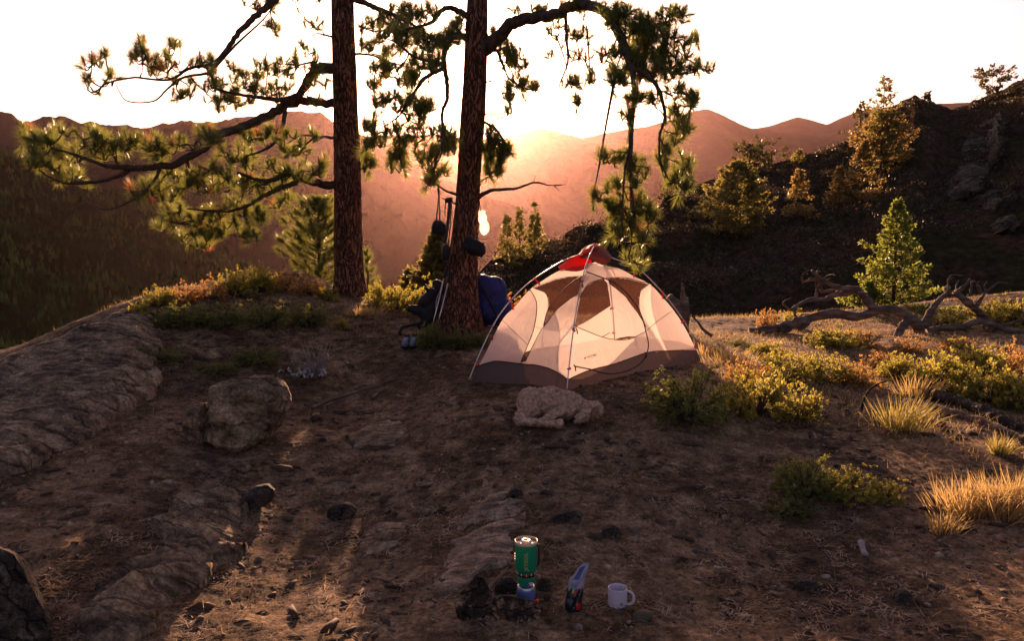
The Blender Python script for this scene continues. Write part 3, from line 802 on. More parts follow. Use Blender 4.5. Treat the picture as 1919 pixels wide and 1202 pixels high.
    def inpoly(x, y, poly):
        ins = np.zeros(x.shape, bool); m = len(poly)
        for i in range(m):
            x1, y1 = poly[i]; x2, y2 = poly[(i + 1) % m]
            c = ((y1 > y) != (y2 > y)) & (x < (x2 - x1) * (y - y1) / (y2 - y1 + 1e-12) + x1)
            ins ^= c
        return ins
    tubL = np.array([(860, 694), (897, 685), (920, 679), (935, 677), (982, 682), (1005, 685), (1030, 691), (1050, 701), (1063, 711)])
    tubR = np.array([(1063, 711), (1085, 702), (1109, 693), (1156, 680), (1213, 661), (1251, 658), (1280, 656), (1330, 657)])
    arc1 = [(985, 678), (1000, 647), (1015, 620), (1030, 600), (1045, 580), (1067, 562), (1083, 552)]
    arc2 = [(976, 680), (990, 647), (1000, 622), (1006, 590), (1006, 565), (994, 544)]
    meshL = arc2 + [(1014, 515), (1045, 496), (1098, 486), (1098, 505)] + arc1[::-1]
    meshR = [(1083, 556), (1101, 535), (1114, 528), (1131, 524), (1153, 521), (1177, 523), (1199, 529), (1215, 533), (1201, 545), (1197, 558), (1197, 578), (1201, 591), (1209, 614), (1210, 621),
             (1199, 627), (1181, 635), (1162, 637), (1142, 635), (1123, 630), (1103, 622), (1075, 611), (1076, 599)]
    def classify(S, tub, poly):
        Sc = (S[:-1, :-1] + S[1:, 1:]) / 2; x, y = pj(Sc)
        reg = np.zeros(x.shape, int)
        reg[inpoly(x, y, poly)] = 1
        reg[y > np.interp(x, tub[:, 0], tub[:, 1])] = 2
        return reg
    rLF, rFR = classify(SLF, tubL, meshL), classify(SFR, tubR, meshR)
    allF = grid_faces(n + 1, n + 1)
    names = ['wall_panel', 'mesh_panel', 'floor_tub']; mats = [M_white, M_mesh, M_tub]
    for S, reg in ((SLF, rLF), (SFR, rFR), (SRB, rLF), (SBL, rFR)):
        for k in range(3):
            sel = allF[(reg == k).ravel()]
            if not len(sel): continue
            idx, inv = np.unique(sel, return_inverse=True)
            mesh_np(names[k], S.reshape(-1, 3)[idx] - off, inv.reshape(sel.shape).astype(np.int32), [mats[k]], parent=root)
    # floor
    fl = [SLF[0, 0], SLF[0, -1], SFR[0, -1], SRB[0, -1]]
    mb = MB(); mb.add([np.array(p) - off + [0, 0, .004] for p in fl], [[0, 1, 2, 3]]); mb.build('floor_sheet', M_tub, root)
    # stitched lines
    def uvline(S, pts):
        x, y = pj(S); out = []
        for a, b in pts:
            i = np.argmin((x - a) ** 2 + (y - b) ** 2); out.append(np.unravel_index(i, x.shape))
        return out
    def line(S, uv, rad, name, mat, lift=.006):
        cen = np.array([C_.x, C_.y, C_.z + .3])
        pts = []
        for i, j in uv:
            p = S[i, j]; o_ = unit(p - cen); pts.append(p + o_ * lift - off)
        mb = MB(); mb.tube(catmull(pts, 4), rad, 6); return mb.build(name, mat, root)
    zR = [(1090, 508), (1103, 512), (1131, 522), (1153, 533), (1173, 550), (1190, 571), (1201, 591), (1209, 619), (1214, 645), (1210, 664), (1201, 679), (1181, 692), (1155, 699), (1131, 699), (1108, 693), (1076, 686)]
    win = [(1075, 611), (1103, 622), (1123, 630), (1142, 635), (1162, 637), (1181, 635), (1199, 627), (1210, 621)]
    for Sa, Sb, lines in ((SFR, SBL, [(zR, .0055, 'zipper', M_zip), (win, .0035, 'zipper', M_zip), ([(1211, 619), (1235, 600), (1259, 583)], .0025, 'seam', M_zip), (meshR[:10], .004, 'seam', M_hem), (meshR[7:13], .004, 'seam', M_hem), (list(map(tuple, tubR[:-1])), .0045, 'seam', M_zip)]),
                          (SLF, SRB, [(arc1, .0035, 'zipper', M_zip), (arc2[:3], .003, 'zipper', M_zip), ([(943, 601), (966, 623), (990, 647)], .002, 'seam', M_zip), (arc2[1:] + [(993, 546)], .004, 'seam', M_hem), (list(map(tuple, tubL[1:])), .0045, 'seam', M_zip)])):
        for pts, rad, nm, mt in lines:
            uv = uvline(Sa, pts)
            line(Sa, uv, rad, nm, mt); line(Sb, uv, rad, nm, mt)
    # zipper pulls and the strap at the foot of the front pole
    for S, pt in ((SFR, (1078, 614)), (SFR, (1075, 684)), (SFR, (1208, 660))):
        i, j = uvline(S, [pt])[0]; p = S[i, j] - off
        mb = MB(); mb.tube([p + [0, -.008, .0], p + [.010, -.022, -.014], p + [.016, -.018, -.05]], .0055, 6); mb.build('zipper_pull', M_zip, root)
    # clips between cloth edge and poles
    def clip(p, q):
        p, q = np.array(p) - off, np.array(q) - off
        d = q - p; L0 = np.linalg.norm(d); d = d / L0
        s = unit(np.cross(d, [0, 1, 0])) if abs(d[1]) < .9 else np.array([1, 0, 0])
        mb = MB()
        mb.tube([p - d * .012, p + d * .012, q], [.011, .009, .005], 6)
        mb.tube([q - s * .013 + d * .0, q + d * .013, q + s * .013], .0055, 6)
        mb.build('clip', M_redclip, root)
    def nearest(pl, p): return pl[np.argmin(np.linalg.norm(pl - p, axis=1))]
    for prof, ks in ((EL, (.12, .36, .62, .84)), (ER, (.15, .40, .66, .88))):
        for k in ks:
            p = np.array([np.interp(k, prof[1], prof[0][:, c]) for c in range(3)]); clip(p, nearest(pole1, p + [0, 0, .02]))
    for prof in (EF, EB):
        for k in (.16, .45, .8):
            p = np.array([np.interp(k, prof[1], prof[0][:, c]) for c in range(3)]); clip(p, nearest(pole2, p))
    hb = MB(); hp = nearest(pole1, Apex + [0, 0, .05]) - off
    hb.tube([hp - [.03, 0, 0], hp + [.03, 0, 0]], .010, 8); hb.tube([hp - [0, .03, 0], hp + [0, .03, 0]], .010, 8); hb.build('pole_hub', M_redclip, root)
    # small printed name on the door
    txt = text_mesh('HALF DOME 2', .026)
    i, j = uvline(SFR, [(1096, 672)])[0]; i2, j2 = uvline(SFR, [(1122, 664)])[0]
    p0, p1 = SFR[i, j], SFR[i2, j2]; dr = unit(p1 - p0)
    nrm = unit(np.cross(dr, [0, 0, 1])); upv = unit(np.cross(nrm, dr))
    if nrm[1] > 0: nrm = -nrm
    upv = np.array([0, .25, 1.0]); upv = unit(upv - dr * (upv @ dr))
    V = [p0 + dr * x + upv * y + nrm * .022 - off for x, y, z in txt[0]]
    mb = MB(); mb.add(V, txt[1])
    mb.add([p0 - dr * .04 + nrm * .022 - off, p0 - dr * .008 + nrm * .022 - off, p0 - dr * .022 + upv * .02 + nrm * .022 - off], [[0, 1, 2]])
    mb.build('printed_name', M_black, root, smooth=False)
    return root, Apex, pole1, pole2, (F_, L_, R_, B_)

def text_mesh(s, size, ext=0.0):
    cu = bpy.data.curves.new('t', 'FONT'); cu.body = s; cu.size = size; cu.offset = size * .012; cu.extrude = ext
    o = bpy.data.objects.new('t', cu); col.objects.link(o)
    dg = bpy.context.evaluated_depsgraph_get(); dg.update()
    me = o.evaluated_get(dg).to_mesh()
    V = [tuple(v.co) for v in me.vertices]; Fc = [list(p.vertices) for p in me.polygons]
    o.evaluated_get(dg).to_mesh_clear()
    bpy.data.objects.remove(o); bpy.data.curves.remove(cu)
    return V, Fc
TENT, APEX, POLE1, POLE2, TC = tent()

# red and brown cloth thrown over the crossing of the poles
def apex_cloth():
    r = empty('folded_cloth', APEX, 'red and dull brown cloth folded over the top of the tent poles', 'cloth')
    off = np.array(APEX)
    D0 = float(APEX[1])
    def sheet(top, bot, name, m, dD, thick=.006, seed=1):
        a = catmull([np.array(P(x, y, D0 + d)) for x, y, d in top], 8); b = catmull([np.array(P(x, y, D0 + d)) for x, y, d in bot], 8)
        k = 12; S = []
        for t in np.linspace(0, 1, k):
            row = a * (1 - t) + b * t
            row = row + np.array([0, -1, 0]) * (math.sin(math.pi * t) * .07 * dD)
            row = row + np.stack([0 * row[:, 0], .012 * fbm(row[:, 0] * 20, row[:, 2] * 20 + t * 3, 1, 3, seed), .008 * fbm(row[:, 0] * 24, row[:, 2] * 9 + t * 4, 1, 3, seed + 3)], -1)
            S.append(row)
        S = np.array(S); nn = S.shape[1]
        V = np.vstack([S.reshape(-1, 3), S.reshape(-1, 3) + [0, thick, -thick]]) - off
        Fa = grid_faces(k, nn); n0 = k * nn
        F = np.vstack([Fa, Fa[:, ::-1] + n0])
        bd = [i for i in range(nn)] + [j * nn + nn - 1 for j in range(1, k)] + [(k - 1) * nn + i for i in range(nn - 2, -1, -1)] + [j * nn for j in range(k - 2, 0, -1)]
        F = F.tolist() + [[bd[i], bd[(i + 1) % len(bd)], bd[(i + 1) % len(bd)] + n0, bd[i] + n0] for i in range(len(bd))]
        return mesh_np(name, V, F, [m], parent=r)
    M_redcloth = fabric('red_cloth', (.50, .022, .018), .45, 0, .6, tcol=(.95, .07, .03))
    M_brcloth = fabric('brown_cloth', (.20, .085, .060), .3, 0, .7, tcol=(.50, .16, .09))
    sheet([(1086, 476, -.02), (1098, 464, .02), (1112, 457, .05), (1128, 459, .04), (1139, 469, .02), (1146, 481, 0)],
          [(1089, 482, -.14), (1101, 484, -.17), (1112, 488, -.17), (1121, 492, -.17), (1131, 496, -.14), (1141, 491, -.08)], 'brown_fold', M_brcloth, 1.0)
    sheet([(1083, 477, -.03), (1094, 464, .0), (1108, 457, .03), (1124, 456, .04)],
          [(1087, 482, -.16), (1098, 476, -.18), (1110, 470, -.18), (1122, 464, -.12)], 'red_fold', M_redcloth, .6, seed=4)
    sheet([(1046, 500, .02), (1064, 487, .02), (1082, 478, .0), (1102, 477, -.02), (1109, 483, -.04)],
          [(1050, 506, -.08), (1067, 507, -.12), (1084, 508, -.14), (1098, 503, -.15), (1109, 496, -.14)], 'red_fold', M_redcloth, .4, seed=6)
apex_cloth()

# ---------------------------------------------------------------- solid blobs joined into one skin (dog, packs, boots)
def blob_mesh(items, voxel, smooth=6, disp=(), origin=(0, 0, 0)):
    """items: ('e', centre, radii, euler) ellipsoids or ('c', p, q, r1, r2) tapered capsules; fused into ONE surface"""
    bm = bmesh.new()
    for it in items:
        if it[0] == 'e':
            _, c, rd, eu = it
            q = bmesh.ops.create_icosphere(bm, subdivisions=3, radius=1)
            M = Matrix.Translation(c) @ Matrix.Rotation(eu, 4, 'Y') @ Matrix.Diagonal((*rd, 1)) if not hasattr(eu, '__len__') else Matrix.Translation(c) @ (Matrix.Rotation(eu[2], 4, 'Z') @ Matrix.Rotation(eu[1], 4, 'Y') @ Matrix.Rotation(eu[0], 4, 'X')) @ Matrix.Diagonal((*rd, 1))
            bmesh.ops.transform(bm, matrix=M, verts=q['verts'])
        else:
            _, p, q_, r1, r2 = it
            p, q_ = Vector(p), Vector(q_); k = max(2, int((q_ - p).length / (min(r1, r2) * .6)))
            for i in range(k + 1):
                t = i / k; s = bmesh.ops.create_icosphere(bm, subdivisions=2, radius=r1 + (r2 - r1) * t)
                bmesh.ops.translate(bm, vec=p.lerp(q_, t), verts=s['verts'])
    me = bpy.data.meshes.new('tmp'); bm.to_mesh(me); bm.free()
    o = bpy.data.objects.new('tmp', me); col.objects.link(o)
    md = o.modifiers.new('r', 'REMESH'); md.mode = 'VOXEL'; md.voxel_size = voxel
    ms = o.modifiers.new('s', 'SMOOTH'); ms.factor = .6; ms.iterations = smooth
    dg = bpy.context.evaluated_depsgraph_get(); dg.update()
    m2 = bpy.data.meshes.new_from_object(o.evaluated_get(dg))
    bpy.data.objects.remove(o); bpy.data.meshes.remove(me)
    n = len(m2.vertices); V = np.empty(n * 3); m2.vertices.foreach_get('co', V); V = V.reshape(-1, 3)
    Nn = np.empty(n * 3); m2.vertices.foreach_get('normal', Nn); Nn = Nn.reshape(-1, 3)
    for amp, fr, sd in disp:
        h = (vnoise(V[:, 0] * fr + V[:, 1] * fr * .7, V[:, 2] * fr, sd) + vnoise(V[:, 1] * fr, V[:, 0] * fr * .6 - V[:, 2] * fr, sd + 1)) * .5
        V = V + Nn * (amp * h)[:, None]
    m2.vertices.foreach_set('co', V.ravel().astype(np.float32))
    m2.polygons.foreach_set('use_smooth', np.ones(len(m2.polygons), bool)); m2.update()
    return m2, V, Nn

def mesh_obj(name, me, mat, parent=None, loc=None):
    me.materials.clear()
    for m in (mat if isinstance(mat, list) else [mat]): me.materials.append(m)
    me.name = name
    o = bpy.data.objects.new(name, me); col.objects.link(o)
    if parent is not None: o.parent = parent
    if loc is not None: o.location = loc
    return o

def dog():
    b = G(1050, 788)
    items = [
     ('e', (-.215, .03, .120), (.100, .10, .115), 0), ('e', (-.225, -.045, .100), (.078, .050, .095), .35), ('e', (-.270, -.065, .050), (.042, .05, .050), 0),
     ('e', (-.08, .055, .125), (.165, .10, .115), 0), ('e', (.050, .04, .115), (.115, .095, .100), .15), ('e', (.140, .02, .090), (.085, .075, .068), .35),
     ('e', (.055, -.055, .085), (.060, .045, .065), .2),
     ('e', (.215, -.075, .088), (.070, .062, .066), .2), ('e', (.255, -.07, .095), (.050, .058, .055), 0), ('e', (.160, -.125, .058), (.048, .038, .040), -.5), ('e', (.122, -.145, .040), (.033, .029, .027), -.4),
     ('c', (.03, -.075, .095), (-.055, -.135, .075), .036, .028), ('c', (-.055, -.135, .075), (-.125, -.165, .036), .028, .022), ('c', (-.125, -.165, .036), (-.165, -.185, .026), .023, .026),
     ('c', (-.265, -.10, .050), (-.275, -.165, .030), .032, .025), ('c', (-.275, -.165, .030), (-.13, -.225, .026), .025, .021), ('c', (-.13, -.225, .026), (-.02, -.225, .026), .021, .027),
     ('c', (-.305, -.03, .05), (-.325, -.10, .03), .024, .018), ('c', (-.325, -.10, .03), (-.305, -.175, .022), .018, .016),
    ]
    me, V, Nn = blob_mesh(items, .0055, 5, [(.010, 26, 5), (.010, 60, 9), (.006, 130, 12)])
    M_fur = mat_noise('curly_apricot_fur', [(0.3, (.32, .17, .105)), (0.7, (.78, .48, .32))], scale=40, rough=.95, bump=.9, bscale=120, bdist=.008, spec=.1)
    o = mesh_obj('dog', me, M_fur, loc=b)
    tag(o, 'curly haired apricot dog lying asleep in front of the tent', 'dog')
    r = np.random.default_rng(3)
    idx = r.choice(len(V), 26000)
    bs = V[idx]; dr = unit(Nn[idx] + r.normal(size=(len(idx), 3)) * .75)
    v, f = blades(bs - Nn[idx] * .003, dr, r.uniform(.008, .019, len(idx)), .0022, .25, r)
    keep = bs[:, 2] > .0
    mesh_np('coat', v, f, [M_fur], smooth=False, parent=o)
    m = MB(); m.lathe([(0, -.009), (.008, -.006), (.010, 0), (.007, .007), (0, .009)], 12, (.090, -.160, .044)); m.build('nose', M_black, o)
    e_, _, _ = blob_mesh([('e', (.238, -.138, .088), (.030, .018, .048), .5), ('e', (.255, -.135, .058), (.026, .018, .030), .2)], .006, 4, [(.008, 60, 5), (.004, 130, 8)])
    mesh_obj('ear', e_, mat_noise('darker_ear_fur', [(0.3, (.14, .07, .04)), (0.7, (.34, .19, .12))], scale=40, rough=.95, bump=.9, bscale=120, bdist=.008, spec=.1), o)
    m = MB(); m.lathe([(0, -.006), (.006, -.003), (.0065, 0), (.005, .004), (0, .006)], 10, (.172, -.158, .082)); m.build('eye', M_black, o)
    return o
dog()
# ---------------------------------------------------------------- cooking things in the foreground
def stove():
    b = G(986, 1128); s = b.y / FPX * 1.035
    b.z += .004
    root = empty('camp_stove', b, 'green cooking pot on a small blue gas canister with orange feet', 'stove')
    M_green = mat_noise('green_cozy', [(0.3, (.0, .20, .085)), (0.7, (.0, .32, .13))], scale=8, rough=.35, spec=.6, bump=.15, bscale=300, bdist=.001)
    M_blue = mat_noise('blue_canister_paint', [(0.3, (.10, .13, .30)), (0.7, (.17, .20, .42))], scale=16, rough=.4, spec=.5)
    M_steel = mat_plain('brushed_steel', (.55, .50, .45), .3, metal=.9)
    M_band = mat_plain('dark_burner_band', (.09, .02, .018), .45, spec=.5)
    M_orange = mat_plain('orange_plastic', (.60, .07, .03), .5)
    M_lid = mat_plain('dark_lid', (.10, .045, .025), .35, spec=.5)
    M_cream = mat_noise('pale_ring', [(0.3, (.62, .45, .30)), (0.7, (.85, .66, .46))], scale=10, rough=.25, metal=.35, spec=.7)
    M_gold = mat_plain('gold_print', (.55, .42, .10), .4)
    def L(name, prof, mat, n=40, parent=root):
        m = MB(); m.lathe(prof, n); return m.build(name, mat, parent)
    # canister
    cr = 17.6 * s
    z0 = .012
    can = L('gas_canister', [(0, z0), (cr * .90, z0), (cr, z0 + .006), (cr, z0 + .040), (cr * .97, z0 + .048), (cr * .80, z0 + .056), (cr * .45, z0 + .062), (.012, z0 + .064), (.012, z0 + .075), (0, z0 + .075)], M_blue)
    L('canister_rim', [(cr * .78, z0 + .056), (cr * .86, z0 + .061), (cr * .93, z0 + .056), (cr * .97, z0 + .047)], M_steel, parent=can)
    # feet
    for a in (200, 320, 80):
        m = MB(); ca, sa = math.cos(R(a)), math.sin(R(a))
        m.tube([(ca * .012, sa * .012, .008), (ca * cr * 1.0, sa * cr * 1.0, .008), (ca * (cr + .022), sa * (cr + .022), .010)], [.006, .007, .006], 8)
        m.tube([(ca * (cr + .018), sa * (cr + .018), .006), (ca * (cr + .024), sa * (cr + .024), .020)], .007, 8)
        m.build('foot', M_orange, root)
    # green wind skirt with arched openings
    zs, ze, r0 = z0 + .066, z0 + .108, 17.2 * s
    n, k = 96, 16; V, F = [], []
    for i in range(k + 1):
        t = i / k
        for j in range(n):
            a = 2 * math.pi * j / n
            V.append(((r0 * (.97 + .05 * t)) * math.cos(a), (r0 * (.97 + .05 * t)) * math.sin(a), zs + (ze - zs) * t))
    for i in range(k):
        for j in range(n):
            a = (j + .5) / n * 3 % 1.0; t = (i + .5) / k
            if t < .58 * math.sqrt(max(0, 1 - ((a - .5) / .36) ** 2)): continue
            F.append([i * n + j, i * n + (j + 1) % n, (i + 1) * n + (j + 1) % n, (i + 1) * n + j])
    m = MB(); m.add(V, F); sk = m.build('wind_skirt', M_green, root)
    sk.modifiers.new('t', 'SOLIDIFY').thickness = .002
    L('burner', [(.010, z0 + .070), (.012, z0 + .085), (.024, z0 + .095), (.026, z0 + .104), (0, z0 + .104)], M_steel)
    zb = ze
    band = L('burner_band', [(r0 * .95, zb), (r0 * 1.06, zb + .002), (r0 * 1.06, zb + .022), (r0 * .95, zb + .024)], M_band)
    for a in range(12):
        an = R(30 * a); m = MB(); m.box((math.cos(an) * r0 * 1.07, math.sin(an) * r0 * 1.07, zb + .012), (.004, .004, .018), Matrix.Rotation(an, 3, 'Z')); m.build('fin', M_steel, band)
    m = MB(); m.tube([(0, -r0 * 1.04, zb + .012), (0, -r0 * 1.13, zb + .012)], .006, 10); m.build('igniter_button', M_orange, root)
    # cup
    R0 = 21.0 * s; zc = zb + .024; zt = zc + .128
    cup = L('pot', [(R0 * .90, zc), (R0 * .97, zc + .004), (R0, zc + .012), (R0 * 1.005, zt - .01), (R0 * .99, zt)], M_green, 56)
    L('rim', [(R0 * .93, zt - .004), (R0 * .94, zt + .006), (R0 * .99, zt + .011), (R0 * 1.05, zt + .006), (R0 * 1.04, zt - .004)], M_cream, 56, cup)
    L('lid', [(0, zt + .001), (R0 * .93, zt + .001)], M_lid, 56)
    L('lid_knob', [(R0 * .20, zt + .004), (R0 * .22, zt + .011), (R0 * .42, zt + .010), (R0 * .46, zt + .002)], M_cream, 40)
    # lettering up the side
    V, Fc = text_mesh('JETBOIL', .0215)
    V = np.array(V); V[:, 0] *= 1.12
    a0 = R(-88)
    pts = []
    for x, y, z in V:
        an = a0 - (y - .004) / R0; rr = R0 + .0012
        pts.append((rr * math.cos(an), rr * math.sin(an), zc + .016 + x))
    m = MB(); m.add(pts, Fc); m.build('lettering', M_gold, cup, smooth=False)
    for zz in (.05, .062, .074):
        m = MB(); an = R(-172)
        m.box(((R0 + .001) * math.cos(an), (R0 + .001) * math.sin(an), zc + zz), (.002, .012, .008), Matrix.Rotation(an, 3, 'Z')); m.build('gold_mark', M_gold, cup, smooth=False)
    m = MB(); an = R(-22)
    pr = [(R0 * 1.02, zt - .004), (R0 * 1.16, zt - .012), (R0 * 1.18, zt - .05), (R0 * 1.12, zc + .035), (R0 * 1.0, zc + .025)]
    P_ = [Vector((q * math.cos(an), q * math.sin(an), z)) for q, z in pr]
    sd = Vector((-math.sin(an), math.cos(an), 0)) * .009
    c = catmull(P_, 5); V = []
    for p in c: V += [p - np.array(sd), p + np.array(sd)]
    m.add(V, [[2 * i, 2 * i + 1, 2 * i + 3, 2 * i + 2] for i in range(len(c) - 1)])
    h = m.build('strap_handle', M_black, cup); h.modifiers.new('t', 'SOLIDIFY').thickness = .003
stove()

def mug():
    b = G(1157, 1139); s = b.y / FPX
    root = empty('mug', b, 'white coffee mug with small black letters and a stick standing in it', 'mug')
    M_cer = mat_noise('white_glaze', [(0.3, (.56, .46, .49)), (0.7, (.66, .54, .57))], scale=6, rough=.22, spec=.6)
    M_coffee = mat_plain('dark_blue_inside', (.30, .34, .50), .25, spec=.6)
    r = 18.8 * s; h = .088
    m = MB(); m.lathe([(0, .003), (r * .80, .003), (r * .84, 0), (r * .92, .003), (r, .012), (r, h - .003), (r * .985, h), (r * .95, h), (r * .92, h - .004), (r * .90, .02), (r * .8, .010), (0, .010)], 56)
    cup = m.build('cup', M_cer, root)
    m = MB(); m.lathe([(0, .05), (r * .9, .05)], 40); m.build('drink', M_coffee, root)
    an = R(-14); m = MB(); c = []
    for t in np.linspace(-1.57, 1.57, 17):
        rr = r * .95 + .031 * max(0, math.cos(t)) ** .7; c.append((rr * math.cos(an), rr * math.sin(an), h * .50 + .028 * math.sin(t) * 1.1))
    m.tube(c, [.0062] * 17, 10); m.build('handle', M_cer, cup)
    V, Fc = text_mesh('EI', .019)
    a0 = R(-88); pts = [((r + .0006) * math.cos(a0 + (x + .004) / r * 1.0), (r + .0006) * math.sin(a0 + (x + .004) / r), .020 + y) for x, y, z in V]
    m = MB(); m.add(pts, Fc)
    for q in (0, .0012):
        pass
    ln = [((r + .0007) * math.cos(a0 + t), (r + .0007) * math.sin(a0 + t), zz) for t in np.linspace(-.95, -.1, 14) for zz in (.0235, .0245)]
    m.add(ln, [[2 * i, 2 * i + 2, 2 * i + 3, 2 * i + 1] for i in range(13)])
    m.build('lettering', M_black, cup, smooth=False)
    m = MB(); m.tube([(-.015, .0, .02), (r * .93, .006, h + .003), (r * 1.75, .012, h + .030)], [.0022, .0022, .0015], 6)
    st = m.build('stirring_stick', mat_plain('pale_twig', (.42, .30, .22), .8), None); st.location = b
    tag(st, 'thin pale twig leaning over the rim of the white mug', 'stick')
mug()

def pouch():
    b = G(1073, 1147); s = b.y / FPX
    ms = [mat_plain('pouch_black', (.010, .009, .012), .3, spec=.6), mat_plain('pouch_silver', (.30, .24, .29), .28, spec=.7), mat_plain('pouch_blue', (.03, .035, .22), .35, spec=.6),
          mat_plain('pouch_red', (.45, .02, .015), .4), mat_plain('pouch_yellow', (.55, .36, .08), .4), mat_plain('pouch_cyan', (.10, .26, .42), .4)]
    w, h = 35 * s, .205; nu, nv = 40, 70; V, F, MI = [], [], []
    for side in (0, 1):
        for i in range(nv + 1):
            t = i / nv
            for j in range(nu + 1):
                u = j / nu * 2 - 1
                ww = w / 2 * (1 - .10 * t)
                th = (.030 * (1 - t) ** .8 + .003) * math.sqrt(max(0, 1 - u * u) + .0001)
                y = (-th if side == 0 else th)
                wob = .004 * float(vnoise(u * 3 + 5 * side, t * 6, 9)) + .002 * float(vnoise(u * 9, t * 14, 19))
                sh = 0.030 * t * t + .010 * t                           # leans to the right at the top
                zz = t * h * (1 + .05 * u * t) - .028 * max(0, (t - .6) / .4) ** 2 * (u - .35) ** 2
                V.append((u * ww + sh, y + wob + .02 * t * t, zz))
    n0 = (nv + 1) * (nu + 1)
    for side in (0, 1):
        for i in range(nv):
            for j in range(nu):
                q = [i * (nu + 1) + j, i * (nu + 1) + j + 1, (i + 1) * (nu + 1) + j + 1, (i + 1) * (nu + 1) + j]
                q = [x + side * n0 for x in q]; F.append(q if side == 0 else q[::-1])
                u = (j + .5) / nu * 2 - 1; t = (i + .5) / nv
                zig = .47 + .05 * abs(((u * 2.3 + .2) % 1) * 2 - 1) + .03 * float(vnoise(u * 7, 0, 3))
                mi = 0 if t < zig else 1
                if t > .70 and abs(u + .05 - (t - .8) * 1.6) < .36 and t < .95: mi = 2
                if .36 < t < .5 and abs(u - .02) < .30 * (t - .34) / .14: mi = 3
                if .42 < t < .52 and -.42 < u < -.12: mi = 4
                if .50 < t < .62 and abs(u + .12) < .26 * (1 - (t - .5) / .13): mi = 5
                if .05 < t < .22 and .30 < u < .86 and (u - .58) ** 2 * 3 + (t - .14) ** 2 * 120 < .7: mi = 3
                if t < .42 and u < -.93: mi = 1
                MI.append(mi)
    o = mesh_np('food_pouch', V, F, ms, parent=None, midx=MI); o.location = b
    tag(o, 'upright black and silver food pouch with red and blue print', 'pouch')
pouch()

# ---------------------------------------------------------------- rocks
def rock_mat(name, a, b_, c, sc=6.0, bump=.8, bd=.02, crack=1.0):
    m, nt, b, o = node_mat(name); L = nt.links.new
    tc = N(nt, 'ShaderNodeTexCoord')
    def mul(x, y, f=1.0):
        k = N(nt, 'ShaderNodeMix', data_type='RGBA', blend_type='MULTIPLY'); k.inputs['Factor'].default_value = f
        L(x, k.inputs['A']); L(y, k.inputs['B']); return k.outputs['Result']
    wn = N(nt, 'ShaderNodeTexNoise', Scale=sc * .9, Detail=5.0); L(tc.outputs['Object'], wn.inputs['Vector'])
    wp = N(nt, 'ShaderNodeMix', data_type='RGBA'); wp.inputs['Factor'].default_value = .10; L(tc.outputs['Object'], wp.inputs['A']); L(wn.outputs['Color'], wp.inputs['B'])
    n1 = N(nt, 'ShaderNodeTexNoise', Scale=sc, Detail=12.0, Roughness=.72); L(tc.outputs['Object'], n1.inputs['Vector'])
    base = ramp(nt, n1.outputs['Fac'], [(0.36, a), (0.50, b_), (0.62, c)]).outputs[0]
    mq = N(nt, 'ShaderNodeMapping'); mq.inputs['Rotation'].default_value = (0, 0, -.62); mq.inputs['Scale'].default_value = (.55, 3.4, 1.6); L(wp.outputs['Result'], mq.inputs[0])
    n5 = N(nt, 'ShaderNodeTexNoise', Scale=sc * .9, Detail=9.0, Roughness=.7); L(mq.outputs[0], n5.inputs['Vector'])
    r5 = ramp(nt, n5.outputs['Fac'], [(.38, (.30, .27, .25)), (.48, (.9, .88, .86)), (.62, (1.4, 1.34, 1.26))])
    out = mul(base, r5.outputs[0], .9)
    v = N(nt, 'ShaderNodeTexVoronoi', feature='DISTANCE_TO_EDGE', Scale=sc * .42); L(mq.outputs[0], v.inputs['Vector'])
    rv = ramp(nt, v.outputs['Distance'], [(0, (.10, .08, .07)), (.018, (.35, .32, .3)), (.045, (1, 1, 1))])  # dark cracks, deepened in colour for shade the bump barely gives
    out = mul(out, rv.outputs[0], crack)
    n7 = N(nt, 'ShaderNodeTexNoise', Scale=sc * 9, Detail=6.0, Roughness=.8); L(tc.outputs['Object'], n7.inputs['Vector'])
    r7 = ramp(nt, n7.outputs['Fac'], [(.38, (.45, .43, .42)), (.5, (1, 1, 1)), (.64, (1.8, 1.75, 1.6))])
    out = mul(out, r7.outputs[0], .9)
    L(out, b.inputs['Base Color']); b.inputs['Roughness'].default_value = .9; b.inputs['Specular IOR Level'].default_value = .25
    nb = N(nt, 'ShaderNodeTexNoise', Scale=sc * 5, Detail=10.0, Roughness=.78); L(tc.outputs['Object'], nb.inputs['Vector'])
    hm = N(nt, 'ShaderNodeMath', operation='MULTIPLY_ADD'); hm.inputs[1].default_value = 1.0
    rc = ramp(nt, v.outputs['Distance'], [(0, 0), (.05, .8)]); L(nb.outputs['Fac'], hm.inputs[0]); L(rc.outputs[0], hm.inputs[2])
    bp = N(nt, 'ShaderNodeBump', Strength=bump, Distance=bd); L(hm.outputs[0], bp.inputs['Height']); L(bp.outputs[0], b.inputs['Normal'])
    return m
M_granite = rock_mat('lichened_granite', (.10, .060, .034), (.29, .180, .105), (.46, .31, .19), 5, 1.0, .03, .5)
M_darkrock = rock_mat('dark_rock', (.022, .014, .010), (.070, .046, .033), (.15, .10, .075), 12, bd=.008)
M_brownrock = rock_mat('brown_chert', (.010, .007, .006), (.050, .028, .018), (.44, .26, .16), 11, bd=.006)

